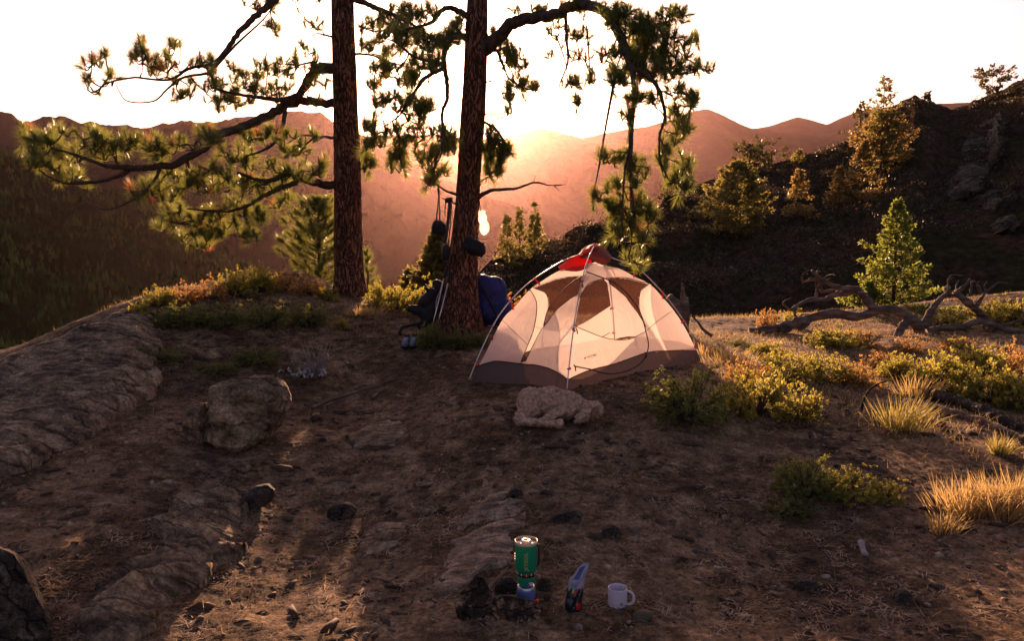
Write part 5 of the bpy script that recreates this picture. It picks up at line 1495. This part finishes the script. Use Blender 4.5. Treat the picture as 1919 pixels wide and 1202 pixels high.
# ---------------------------------------------------------------- grass
def grass_tuft(b, w, h, n, mat, seed, lean=(.15, 0)):
    r = np.random.default_rng(seed)
    base = np.stack([r.normal(size=n) * w * .22, r.normal(size=n) * w * .15, np.zeros(n)], -1)
    d = unit(np.stack([base[:, 0] / w * 1.6 + r.normal(size=n) * .25 + lean[0], base[:, 1] / w * 1.6 + r.normal(size=n) * .25 + lean[1], np.ones(n)], -1))
    L = h * r.uniform(.45, 1.1, n)
    side = unit(np.cross(d, unit(r.normal(size=(n, 3))))) * .0028
    mid = base + d * L[:, None] * .55; tip = base + d * L[:, None] + np.array([lean[0] * .6, 0, -.22]) * L[:, None] * r.uniform(0, 1, (n, 1))
    V = np.stack([base - side, base + side, mid + side * .8, mid - side * .8, tip, tip + side * .1], 1).reshape(-1, 3)
    q = np.arange(n)[:, None] * 6
    F = np.vstack([q + [0, 1, 2, 3], q + [3, 2, 5, 4]])
    return V, F
M_gold = mat_leaf('golden_grass', (.24, .15, .055), (.40, .27, .11), trans=.5, tcol=(.62, .43, .16), nscale=12)
M_ggr = mat_leaf('green_gold_grass', (.12, .12, .035), (.26, .20, .06), trans=.5, tcol=(.5, .40, .10), nscale=12)
for px, py, w, h, n, m_, lab, sd in (
  (1690, 805, 84, 78, 230, M_ggr, 'tall green and gold grass tuft left of the burnt log', 1),
  (1812, 962, 130, 76, 330, M_gold, 'left one of the three big golden grass tufts at the lower right', 2),
  (1868, 966, 140, 88, 430, M_gold, 'middle one of the three big golden grass tufts at the lower right', 3),
  (1922, 958, 140, 94, 400, M_gold, 'right one of the three big golden grass tufts, cut by the frame edge', 4),
  (1874, 852, 40, 44, 160, M_ggr, 'small upright grass tuft above the golden ones', 5),
  (1722, 745, 80, 56, 150, M_gold, 'golden grass tuft leaning over the near end of the burnt log', 6),
  (1340, 668, 90, 34, 260, M_gold, 'short golden grass tuft beside the right tent foot', 7),
  (1378, 682, 90, 34, 240, M_gold, 'short golden grass tuft right of the one at the tent foot', 8),
  (800, 640, 44, 34, 150, M_gold, 'short golden grass lit by the sun behind the trail shoes', 9),
  (690, 590, 80, 22, 260, M_gold, 'low golden grass on the lit path right of the left trunk', 10),
  (1770, 1000, 60, 50, 120, M_gold, 'thin golden grass tuft left of and below the three big ones', 11)):
    b = G(px, py); s = b.y / FPX; V, F = grass_tuft(b, w * s, h * s, n, m_, sd)
    o = mesh_np('grass_tuft', V, F, [m_], smooth=False); o.location = b; tag(o, lab, 'grass tuft')

def scatter_xy(n, x0, x1, y0, y1, r, dens=None):
    x = r.uniform(x0, x1, n); y = y0 + (y1 - y0) * r.uniform(0, 1, n) ** 1.25
    if dens is not None:
        k = r.random(n) < dens(x, y); x, y = x[k], y[k]
    return x, y
def ground_grass():
    r = np.random.default_rng(8)
    def dens(x, y):
        d = np.clip(.35 + 1.6 * fbm(x, y, .9, 3, 61), 0, 1)
        right = np.clip((x - .9 - .18 * (6.4 - y)) * 1.4, 0, 1) * np.clip((y - 4.9) * .9, 0, 1)
        crest = np.clip((y - 7.6) * .8, 0, 1) * (x < -.6)
        return d * np.clip(right + crest * .6 + .012, 0, 1)
    x, y = scatter_xy(150000, -5, 10, 3.2, 14, r, dens); n = len(x)
    base = np.stack([x, y, gz(x, y, True)], -1)
    d = unit(np.stack([r.normal(size=n) * .5 + .1, r.normal(size=n) * .5, np.ones(n)], -1))
    V, F = blades(base, d, r.uniform(.03, .11, n), .0032, .2, r)
    return V, F
V, F = ground_grass()
o = mesh_np('dry_grass', V, F, [M_gold], smooth=False); tag(o, 'thin dry grass over the field and the mound', kind='stuff')
def litter():
    r = np.random.default_rng(12)
    x, y = scatter_xy(150000, -5.5, 6.5, 2.5, 9.5, r, lambda a, b: np.clip(.55 + 1.2 * fbm(a, b, 1.1, 3, 71), .08, 1)); n = len(x)
    z = gz(x, y, True) + r.uniform(.001, .010, n)
    a = r.uniform(0, np.pi, n); L = r.uniform(.02, .075, n); d = np.stack([np.cos(a), np.sin(a), r.normal(size=n) * .12], -1) * L[:, None]
    c = np.stack([x, y, z], -1); s = np.stack([-np.sin(a), np.cos(a), np.zeros(n)], -1) * .0016
    up = np.array([0, 0, .002])
    V = np.stack([c - d / 2 - s, c - d / 2 + s, c + up + s, c + up - s, c + d / 2 + s, c + d / 2 - s], 1).reshape(-1, 3)
    q = np.arange(n)[:, None] * 6; F = np.vstack([q + [0, 1, 2, 3], q + [3, 2, 4, 5]])
    return V, F
V, F = litter()
M_litter = mat_noise('fallen_needles', [(0.3, (.045, .026, .015)), (0.5, (.19, .11, .06)), (0.66, (.46, .31, .20))], scale=7.0, detail=8, rough=.9)
o = mesh_np('needle_litter', V, F, [M_litter], smooth=False); tag(o, 'fallen pine needles littering the ground', kind='stuff')
def bits(name, n, size, mat, seed, label, long_=1.0, yr=(2.5, 8.5), thr=.3):
    r = np.random.default_rng(seed)
    x, y = scatter_xy(n, -4.5, 5.5, yr[0], yr[1], r, lambda a, b: np.clip(thr + 1.3 * fbm(a, b, 1.7, 2, seed), .05, 1)); n = len(x)
    z = gz(x, y, True)
    ico = np.array([(0, 0, 1), (.89, 0, .45), (.28, .85, .45), (-.72, .53, .45), (-.72, -.53, .45), (.28, -.85, .45), (.72, .53, -.45), (-.28, .85, -.45), (-.89, 0, -.45), (-.28, -.85, -.45), (.72, -.53, -.45), (0, 0, -1)])
    fc = np.array([(0,1,2),(0,2,3),(0,3,4),(0,4,5),(0,5,1),(1,6,2),(2,7,3),(3,8,4),(4,9,5),(5,10,1),(2,6,7),(3,7,8),(4,8,9),(5,9,10),(1,10,6),(6,11,7),(7,11,8),(8,11,9),(9,11,10),(10,11,6)])
    s = size * r.lognormal(0, .55, n)[:, None, None]
    v = ico[None] * (1 + r.normal(size=(n, 12, 1)) * .22) * s * np.stack([r.uniform(.8, 1.3, n) * long_, r.uniform(.6, 1, n), r.uniform(.35, .8, n)], -1)[:, None, :]
    a = r.uniform(0, 2 * np.pi, n); ca, sa = np.cos(a)[:, None], np.sin(a)[:, None]
    X = v[..., 0] * ca - v[..., 1] * sa + x[:, None]; Y = v[..., 0] * sa + v[..., 1] * ca + y[:, None]; Z = v[..., 2] + z[:, None] + s[:, :, 0] * .2
    V = np.stack([X, Y, Z], -1).reshape(-1, 3); F = (fc[None] + (np.arange(n) * 12)[:, None, None]).reshape(-1, 3)
    o = mesh_np(name, V, F, [mat], smooth=False); tag(o, label, kind='stuff')
bits('pebbles', 16000, .0068, mat_noise('pebble_mix', [(0.34, (.03, .018, .012)), (0.5, (.17, .105, .065)), (0.64, (.42, .29, .20))], scale=11), 31, 'small stones and grit on the dirt')
bits('gravel', 1100, .014, mat_noise('gravel_mix', [(0.3, (.04, .025, .016)), (0.6, (.13, .085, .054)), (0.75, (.24, .165, .11))], scale=5), 33, 'scattered gravel on the slope', thr=.2)
bits('bark_chips', 7000, .010, mat_noise('bark_chip', [(0.3, (.035, .02, .013)), (0.7, (.13, .07, .045))], scale=9), 37, 'bark chips and cone scales', long_=2.4)

# ---------------------------------------------------------------- dead wood
M_deadwood = mat_noise('weathered_wood', [(0.25, (.045, .028, .020)), (0.5, (.15, .095, .068)), (0.72, (.30, .20, .145))], scale=5, detail=9, rough=.9, stretch=(1, 1, 4), bump=.9, bscale=28, bdist=.02)
M_char = mat_noise('charred_wood', [(0.3, (.010, .008, .008)), (0.55, (.035, .025, .02)), (0.75, (.12, .08, .055))], scale=7, detail=9, rough=.85, bump=1.0, bscale=26, bdist=.03)
def wood(mb, pts, r0, r1, D, dD=0, off=np.zeros(3), n=10, seed=0):
    r = np.random.default_rng(seed + int(pts[0][0])); k = len(pts)
    w = [np.array(P(x, y, D + dD * i / max(1, k - 1))) for i, (x, y) in enumerate(pts)]
    c = catmull(w, 7); rad = np.linspace(r0, r1, len(c)) * (1 + .22 * vnoise(np.arange(len(c)) * .55, np.zeros(len(c)), seed + 3))
    s = D / FPX
    mb.tube(c - off, list(rad * s * .78), n)
def fallen_tree():
    D = 10.6
    b = onto(P(1650, 620, D).x, D); off = np.array(b)
    root = empty('fallen_tree', b, 'weathered fallen tree with twisted bare limbs lying across the back of the field', 'dead tree')
    mb = MB()
    wood(mb, [(1404, 621), (1454, 616), (1489, 609), (1514, 598), (1562, 588), (1606, 594), (1643, 582), (1672, 580), (1698, 592), (1714, 604), (1727, 630)], 9, 13, D, .0, off, 14, 5)
    wood(mb, [(1462, 616), (1481, 610), (1500, 604), (1508, 612)], 12, 17, D - .1, 0, off, 12, 9)
    wood(mb, [(1541, 637), (1600, 636), (1640, 640), (1686, 642)], 7, 9, D - .3, 0, off, 10, 12)
    mb.build('trunk', M_deadwood, root)
    for i, (pts, r0, r1, dd) in enumerate([
      ([(1638, 582), (1626, 566), (1614, 551), (1606, 542), (1579, 541), (1560, 535), (1541, 524), (1533, 518), (1522, 507)], 11, 3, -.3),
      ([(1533, 524), (1516, 526), (1504, 531)], 5, 2, 0), ([(1609, 543), (1589, 549), (1562, 554), (1546, 562), (1519, 562), (1500, 570), (1481, 582)], 8, 3.5, -.4),
      ([(1530, 561), (1531, 543), (1538, 531)], 5, 2, 0), ([(1564, 545), (1550, 546), (1539, 547)], 5, 3, 0), ([(1494, 572), (1489, 585), (1494, 600)], 4, 3, 0),
      ([(1732, 614), (1740, 592), (1754, 570), (1773, 552), (1792, 548), (1808, 536), (1818, 523)], 10, 3, .3), ([(1775, 551), (1777, 538), (1776, 526)], 3, 1.5, 0),
      ([(1790, 548), (1814, 568), (1833, 584), (1854, 605), (1866, 618)], 9, 8, .2), ([(1830, 572), (1841, 557), (1848, 548), (1858, 540)], 5, 2, 0),
      ([(1817, 556), (1820, 542), (1823, 527), (1835, 538), (1838, 550)], 3.5, 2, 0), ([(1738, 622), (1765, 614), (1800, 614), (1822, 605), (1838, 603), (1860, 609), (1887, 619), (1925, 624)], 8, 6, -.2),
      ([(1744, 634), (1760, 620), (1779, 621)], 5, 3, 0), ([(1806, 618), (1815, 624), (1819, 634)], 5, 3, 0), ([(1866, 614), (1855, 625), (1845, 634)], 7, 4, 0), ([(1880, 612), (1900, 604), (1922, 600)], 5, 3, 0),
      ([(1722, 612), (1712, 600), (1700, 603), (1688, 618), (1676, 640)], 12, 9, -.2), ([(1700, 640), (1725, 634), (1760, 640)], 7, 4, -.3)]):
        m = MB(); wood(m, pts, r0, r1, D, dd, off, 10, 20 + i)
        rr_ = np.random.default_rng(i)
        for q in range(2):
            x, y = pts[rr_.integers(1, len(pts))]; a_ = rr_.uniform(-2.6, -.5); l_ = rr_.uniform(14, 34)
            wood(m, [(x, y), (x + math.cos(a_) * l_ * .5 + rr_.normal() * 3, y + math.sin(a_) * l_ * .5), (x + math.cos(a_ + .5) * l_, y + math.sin(a_ + .3) * l_ * .8)], 2.6, 1.0, D, dd + rr_.normal() * .05, off, 6, 40 + i)
        m.build('limb', M_deadwood, root)
fallen_tree()
def log(name, pts, r0, r1, mat, label, cat='log', sink=.4, seed=1):
    w = []
    for i, (x, y) in enumerate(pts):
        g = G(x, y); w.append(np.array(g))
    s = w[0][1] / FPX; rr = np.linspace(r0, r1, len(w)) * s
    for i in range(len(w)): w[i][2] += rr[i] * (1 - sink)
    b = Vector(w[len(w) // 2]); c = catmull(w, 8); rad = np.interp(np.linspace(0, 1, len(c)), np.linspace(0, 1, len(rr)), rr) * (1 + .2 * vnoise(np.arange(len(c)) * .5, np.zeros(len(c)), seed))
    c = c + np.random.default_rng(seed).normal(size=c.shape) * rr[0] * .12
    m = MB(); m.tube(c - np.array(b), list(rad), 12); o = m.build(name, mat, None); o.location = b
    return tag(o, label, cat)
log('burnt_log', [(1738, 746), (1779, 758), (1833, 776), (1873, 796), (1930, 815)], 13, 9, M_char, 'charred log half hidden under the large yellow shrubs', seed=2)
log('log', [(1735, 768), (1790, 782), (1850, 800), (1930, 835)], 8, 7, M_deadwood, 'thin bare log lying below the charred one', seed=3)
log('dead_branch', [(585, 769), (612, 757), (642, 746), (675, 735), (700, 729), (735, 716), (766, 711)], 3, 2, M_deadwood, 'long crooked dead branch on the dirt right of the boulder', 'branch', seed=4, sink=0)
log('dead_branch', [(698, 750), (708, 740), (728, 727)], 3, 2, M_deadwood, 'short forked twig beside the long crooked branch', 'branch', seed=5, sink=0)
log('dead_branch', [(605, 912), (628, 905), (660, 906)], 2.5, 1.5, M_deadwood, 'small curved dead twig on the dirt slope below the boulder', 'branch', seed=6, sink=0)
log('dead_branch', [(1560, 1012), (1580, 1001), (1612, 990)], 2.5, 1.5, M_deadwood, 'pale split stick in the right foreground', 'branch', seed=7, sink=0)
log('dead_branch', [(1745, 992), (1780, 996), (1830, 1000)], 4, 3, M_char, 'dark stick below the big golden grass tufts', 'branch', seed=8, sink=0)
log('wood_chunk', [(1613, 1024), (1617, 1036), (1622, 1048)], 6, 5, mat_plain('bleached_wood', (.30, .24, .21), .8), 'short bleached chunk of wood in the right foreground', 'wood', seed=9, sink=.1)
log('wood_chunk', [(1300, 1038), (1318, 1041), (1338, 1046)], 4, 3, M_deadwood, 'flat grey sliver of wood right of and above the mug', 'wood', seed=10, sink=.1)
m = MB(); b = G(1614, 772); D = b.y
wood(m, [(1614, 772), (1618, 752), (1628, 733), (1642, 722), (1662, 714)], 3.5, 2, D, .1, np.array(b)); o = m.build('dead_branch', M_char, None); o.location = b; tag(o, 'dark curved branch arching out of the yellow shrubs', 'branch')
def snag():
    D = 10.2; b = onto(P(1272, 600, D).x, D); off = np.array(b)
    root = empty('stump', b, 'ragged broken stump behind the right tent pole', 'stump')
    m = MB(); wood(m, [(1270, 640), (1270, 610), (1266, 580), (1258, 562), (1252, 556)], 22, 10, D, 0, off, 14, 3)
    wood(m, [(1276, 640), (1280, 600), (1281, 575), (1280, 552), (1279, 532)], 16, 3, D, 0, off, 12, 6)
    wood(m, [(1284, 640), (1286, 600), (1286, 572), (1287, 558)], 10, 4, D, 0, off, 10, 8); m.build('wood', M_deadwood, root)
    m = MB(); wood(m, [(1296, 592), (1308, 604), (1318, 618), (1334, 630)], 2, 4, D - .4, 0, off, 8, 8); m.build('root', M_deadwood, root)
snag()

# ---------------------------------------------------------------- conifers
M_fir = mat_leaf('fir_needles', (.045, .070, .018), (.13, .14, .032), trans=.45, tcol=(.38, .42, .07), nscale=3, rough=.5)
M_gconf = mat_leaf('hill_conifer_needles', (.060, .060, .016), (.13, .105, .028), trans=.45, tcol=(.40, .33, .08), nscale=.8)
M_oconf = mat_leaf('browned_conifer_needles', (.11, .065, .020), (.20, .12, .032), trans=.45, tcol=(.46, .31, .09), nscale=.8)
M_dconf = mat_leaf('dark_conifer_needles', (.025, .030, .012), (.060, .060, .022), trans=.35, tcol=(.2, .16, .04), nscale=.8)
def conifer(name, base, h, w, label, mat, seed, nb=60, spray=26, leaf=.05, droop=.15, up=.35, shape='cone', bare=.08, group=None, lean=0.0, gap=0.0, trunk_r=None, needle=False):
    trunk_r = trunk_r or h * .011
    root = empty(name, base, label, 'tree', group)
    r = np.random.default_rng(seed); mb = MB(); tr = trunk_r or h * .018
    mb.tube([(0, 0, -.1), (lean * h * .5, 0, h * .5), (lean * h, 0, h * .98)], [tr, tr * .6, tr * .15], 8)
    C = []; Dv = []
    for i in range(nb):
        t = bare + (1 - bare) * ((i + r.random()) / nb); a = i * 2.399 + r.normal() * .3
        if gap and float(vnoise(t * 9, seed, 3)) < -1 + gap * 2: continue
        if shape == 'cone': L = w * (1 - t) ** 1.0 * r.uniform(.5, 1.2) * (1 + .35 * float(vnoise(a * .8, t * 7, seed))) + .02 * w
        elif shape == 'oval': L = w * math.sin(math.pi * min(1, .18 + t * .82)) ** .7 * r.uniform(.55, 1.15)
        else: L = w * (1.0 if .45 < t else .4) * r.uniform(.35, 1.1)          # wind shaped
        z0 = h * t; ca, sa = math.cos(a), math.sin(a)
        p0 = np.array([lean * z0, 0, z0]); e = p0 + np.array([ca * L, sa * L, L * (up - droop * (1 - t) * 2)])
        m_ = (p0 + e) / 2 + np.array([0, 0, -L * .10]); c = catmull([p0, m_, e], 4)
        mb.tube(c, list(np.linspace(max(tr * .22, .004), .003, len(c))), 4, cap=False)
        k = max(4, int(spray * (.35 + L / w)))
        u = r.random(k) ** .7; pts = p0 + (e - p0) * (.15 + .87 * u[:, None]) + np.array([0, 0, -1]) * (L * .10 * np.sin(np.pi * u))[:, None]
        fd = unit(e - p0); sd = np.cross(fd, [0, 0, 1.0])
        sgn = r.choice([-1, 1], k)[:, None]; ll = (L * .32 * (1.05 - u))[:, None] * r.random((k, 1))
        dv = unit(fd + sd * sgn * .9 + r.normal(size=(k, 3)) * .22)
        C.append(pts + dv * ll); Dv.append(dv)
    trk = mb.build('trunk', M_limb, root)
    C = np.vstack(C); Dv = np.vstack(Dv); n = len(C)
    if needle:
        V, F = tufts(C, Dv + [0, 0, .5], needle, leaf, leaf * .035, r)
    else:
        # each spray is three thin blades fanned out
        reps = 3; Cb = np.repeat(C, reps, 0) + r.normal(size=(n * reps, 3)) * leaf * .25; Db = unit(np.repeat(Dv, reps, 0) + r.normal(size=(n * reps, 3)) * .55)
        L = leaf * r.uniform(.7, 1.5, n * reps); sd = unit(np.cross(Db, r.normal(size=Db.shape))) * (L * .22)[:, None]
        V = np.stack([Cb, Cb + Db * L[:, None] * .5 + sd, Cb + Db * L[:, None], Cb + Db * L[:, None] * .5 - sd], 1).reshape(-1, 3); F = np.arange(4 * n * reps).reshape(-1, 4)
    mesh_np('crown', V, F, [mat], smooth=False, parent=root)
    return root
def D_at(px, py, yb, D): return P(px, yb, D)
# the bright young fir behind the fallen tree
fx = 13.2; b = Vector((P(1672, 600, fx).x, fx, gzf(P(1672, 600, fx).x, fx)))
hf = P(1672, 378, fx).z - b.z
conifer('young_fir', b, hf, 92 * fx / FPX, 'bright green young fir standing behind the fallen tree', M_fir, 3, nb=95, spray=42, leaf=.055, droop=.22, up=.38, bare=.05, trunk_r=.035)
b2 = b + Vector((-.55, -.3, 0)); conifer('young_fir', b2, .42, .34, 'tiny green fir seedling at the left foot of the young fir', M_fir, 4, nb=40, spray=26, leaf=.05)
# the little pine behind the left trunk
D = 12.0; b = P(600, 552, D); b.z = min(b.z, gzf(b.x, D)); hh = P(600, 372, D).z - b.z
conifer('young_pine', b, hh, 78 * D / FPX, 'bushy little pine just behind the left trunk', M_needle, 12, nb=74, spray=7, leaf=.11, needle=90, up=.75, droop=.1, shape='oval', trunk_r=.04)
b = P(690, 556, D); b.z = min(b.z, gzf(b.x, D)); conifer('young_pine', b, P(690, 470, D).z - b.z, 22 * D / FPX, 'small pine sapling showing right of the left trunk', M_needle, 13, nb=14, spray=4, leaf=.11, needle=60, up=.8, droop=.1, shape='oval', trunk_r=.02)
# golden conifer on the slope just beyond, left of the right trunk
D = 17.0; b = P(822, 600, D); conifer('slope_conifer', b, P(822, 432, D).z - b.z, 74 * D / FPX, 'golden conifer on the drop behind the left side of the right trunk', M_gconf, 14, nb=120, spray=44, leaf=.11, trunk_r=.06)
D = 18.0; b = P(770, 610, D); conifer('slope_conifer', b, P(770, 510, D).z - b.z, 52 * D / FPX, 'lower conifer on the drop between the two pines', M_gconf, 15, nb=70, spray=36, leaf=.11, trunk_r=.05)
TG = 'conifers on the dark hillside'
def hill_tree(px, yb, yt, hw, mat, label, seed, **k):
    k['spray'] = int(k.get('spray', 20) * .8); k['gap'] = max(k.get('gap', 0), .22)
    b = HH(px, yb); s = b.y / FPX * 1.02; h = P(px, yt, b.y).z - b.z
    return conifer('hillside_conifer', b - Vector((0, 0, .1)), h, hw * s, label, mat, seed, group=TG, leaf=k.pop('leaf', .0), **k) if False else conifer('hillside_conifer', b - Vector((0, 0, .1)), h, hw * s, label, mat, seed, group=TG, leaf=k.pop('leaf', 5.5) * s, **k)
hill_tree(950, 500, 398, 22, M_gconf, 'left one of three slim conifers on the ridge behind the tent', 31, nb=60, spray=16)
hill_tree(974, 495, 386, 21, M_gconf, 'middle one of three slim conifers on the ridge behind the tent', 32, nb=60, spray=14, gap=.25)
hill_tree(1002, 488, 376, 25, M_gconf, 'right one of three slim conifers on the ridge behind the tent', 33, nb=70, spray=18)
hill_tree(1256, 375, 312, 24, M_dconf, 'thin conifer on the ridge behind the drooping pine limb', 34, nb=36, spray=10, gap=.3)
hill_tree(1382, 452, 300, 58, M_gconf, 'broad full conifer in the middle of the dark hillside', 35, nb=120, spray=46, leaf=6.0, shape='oval', bare=.03)
hill_tree(1316, 408, 384, 26, M_gconf, 'small rounded bush like conifer left of the broad one', 36, nb=26, spray=16, shape='oval')
hill_tree(1432, 320, 266, 46, M_dconf, 'flat wind shaped conifer on the ridge above the broad one', 37, nb=34, spray=16, shape='wind', bare=.2)
hill_tree(1408, 322, 270, 30, M_dconf, 'windswept conifer just left of the flat one on the ridge', 38, nb=26, spray=14, shape='wind', bare=.2)
hill_tree(1497, 306, 279, 13, M_gconf, 'tiny pointed conifer on the ridge right of the flat one', 39, nb=22, spray=8)
hill_tree(1497, 408, 316, 38, M_oconf, 'medium reddish conifer right of the broad one', 40, nb=70, spray=18)
hill_tree(1608, 272, 190, 32, M_dconf, 'sparse dark conifer on the skyline left of the tallest tree', 41, nb=40, spray=12, gap=.3, lean=.05)
hill_tree(1652, 330, 140, 34, M_gconf, 'tallest pine on the skyline of the hillside', 42, nb=60, spray=22, shape='oval', gap=.2, leaf=5)
hill_tree(1655, 318, 205, 52, M_oconf, 'full golden brown conifer under the tallest pine', 43, nb=100, spray=34, shape='oval')
hill_tree(1618, 388, 262, 50, M_oconf, 'rusty conifer stepping down left of the tallest pine', 44, nb=90, spray=30)
hill_tree(1574, 402, 310, 40, M_oconf, 'lowest of the rusty conifers left of the tallest pine', 45, nb=70, spray=22)
hill_tree(1862, 186, 134, 36, M_dconf, 'flat topped pine on the skyline near the right edge', 46, nb=30, spray=18, shape='wind', bare=.2, lean=-.1)
hill_tree(1737, 196, 172, 11, M_dconf, 'tiny conifer on the saddle of the skyline', 47, nb=20, spray=8)
# rocky cliff on the hillside
def cliff(poly, label, seed, mat, th=1.2):
    W = [np.array(HH(x, y)) for x, y in poly]; c = sum(W) / len(W)
    pts = []
    for w in W:
        q = c + (w - c) * .72; nrm = np.array([0, -1, .35])
        pts += [w + [0, .8, -.2], q + nrm * th, c + (w - c) * .9 + nrm * th * .55]
    return hull_rock('cliff_rock', pts, mat, label, seed=seed, amp=.12, sub=5, cat='cliff', round_=.15, group='rock faces of the hillside')
M_cliff = rock_mat('lichened_cliff', (.035, .025, .014), (.095, .070, .038), (.17, .14, .07), .9, 1.0, .25)
cliff([(1800, 290), (1850, 230), (1880, 215), (1895, 290), (1870, 330), (1820, 330)], 'upper mossy rock face on the hillside near the right edge', 51, M_cliff)
cliff([(1765, 330), (1800, 310), (1838, 335), (1842, 372), (1790, 385), (1768, 360)], 'middle cracked rock face on the hillside below the mossy one', 52, M_cliff)
cliff([(1855, 345), (1890, 350), (1905, 395), (1870, 410), (1845, 385)], 'right cracked rock face on the hillside', 53, M_cliff, .8)
cliff([(1860, 425), (1895, 405), (1915, 420), (1890, 445)], 'lowest small rock face on the hillside', 54, M_cliff, .5)
# boulders and scrub scattered over the hillside
def hill_scrub():
    r = np.random.default_rng(77); n = 8000
    i = (55 + r.random(n) * 170).astype(int); j = r.integers(0, 720, n)
    c = HV[i, j] + r.normal(size=(n, 3)) * [.4, .3, .02]
    s = (.08 + .24 * r.random(n) ** 2)
    m = 16; cc = np.repeat(c, m, 0) + r.normal(size=(n * m, 3)) * np.repeat(s, m)[:, None] * [.8, .8, .4] + np.array([0, 0, .08])
    V, F = leaf_quads(cc, np.repeat(s, m) * .30, r)
    return V, F
V, F = hill_scrub(); o = mesh_np('hillside_scrub', V, F, [mat_leaf('scrub_leaves', (.018, .013, .007), (.065, .045, .020), trans=.25, tcol=(.12, .08, .03), nscale=.3)], smooth=False)
tag(o, 'low dark scrub covering the hillside', kind='stuff')

def forest(FV_, n, hmin, hmax, mat, label, seed, jrange, irange=(0, 38)):
    r = np.random.default_rng(seed)
    i = r.uniform(irange[0], irange[1] - .01, n); j = r.uniform(jrange[0], jrange[1], n)
    i0, j0 = i.astype(int), j.astype(int); a, b_ = (i - i0)[:, None], (j - j0)[:, None]
    c = FV_[i0, j0] * (1 - a) * (1 - b_) + FV_[i0 + 1, j0] * a * (1 - b_) + FV_[i0, j0 + 1] * (1 - a) * b_ + FV_[i0 + 1, j0 + 1] * a * b_
    h = r.uniform(hmin, hmax, n); w = h * r.uniform(.16, .28, n)
    ang = r.uniform(0, 6.28, (n, 1)) + np.arange(5)[None] * 2 * np.pi / 5; rr = w[:, None] * r.uniform(.7, 1.25, (n, 5))
    ring = np.stack([c[:, None, 0] + rr * np.cos(ang), c[:, None, 1] + rr * np.sin(ang), c[:, None, 2] + h[:, None] * r.uniform(.0, .2, (n, 5))], -1)
    tip = c + np.stack([0 * h, 0 * h, h], -1); V = np.concatenate([ring, tip[:, None]], 1).reshape(-1, 3)
    q = np.arange(n)[:, None, None] * 6; F = (q + np.array([[k, (k + 1) % 5, 5] for k in range(5)])[None]).reshape(-1, 3)
    o = mesh_np('distant_forest', V, F, [mat], smooth=False); tag(o, label, kind='stuff')
M_for = mat_noise('distant_trees', [(0.3, (.008, .022, .007)), (0.5, (.022, .055, .014)), (0.66, (.09, .11, .025))], scale=.05, detail=6, rough=1, spec=0)  # lightest mottling stands in for sunlit treetops
forest(FV, 17000, 4.5, 10, M_for, 'conifer forest covering the valley slope at the left', 91, (250, 520))
# ---------------------------------------------------------------- the hazy air
def haze():
    m = bpy.data.materials.new('hazy_air'); m.use_nodes = True
    nt = m.node_tree; nt.nodes.clear()
    o = nt.nodes.new('ShaderNodeOutputMaterial'); v = nt.nodes.new('ShaderNodeVolumePrincipled')
    v.inputs['Color'].default_value = (1.0, .58, .54, 1)
    v.inputs['Density'].default_value = HAZE_DENSITY
    v.inputs['Anisotropy'].default_value = HAZE_G
    nt.links.new(v.outputs[0], o.inputs['Volume'])
    b = MB(); b.box((0, 2500, 325), (24000, 19000, 1700))
    h = b.build('haze', m, smooth=False)
    tag(h, kind='stuff', label='warm hazy evening air')
haze()
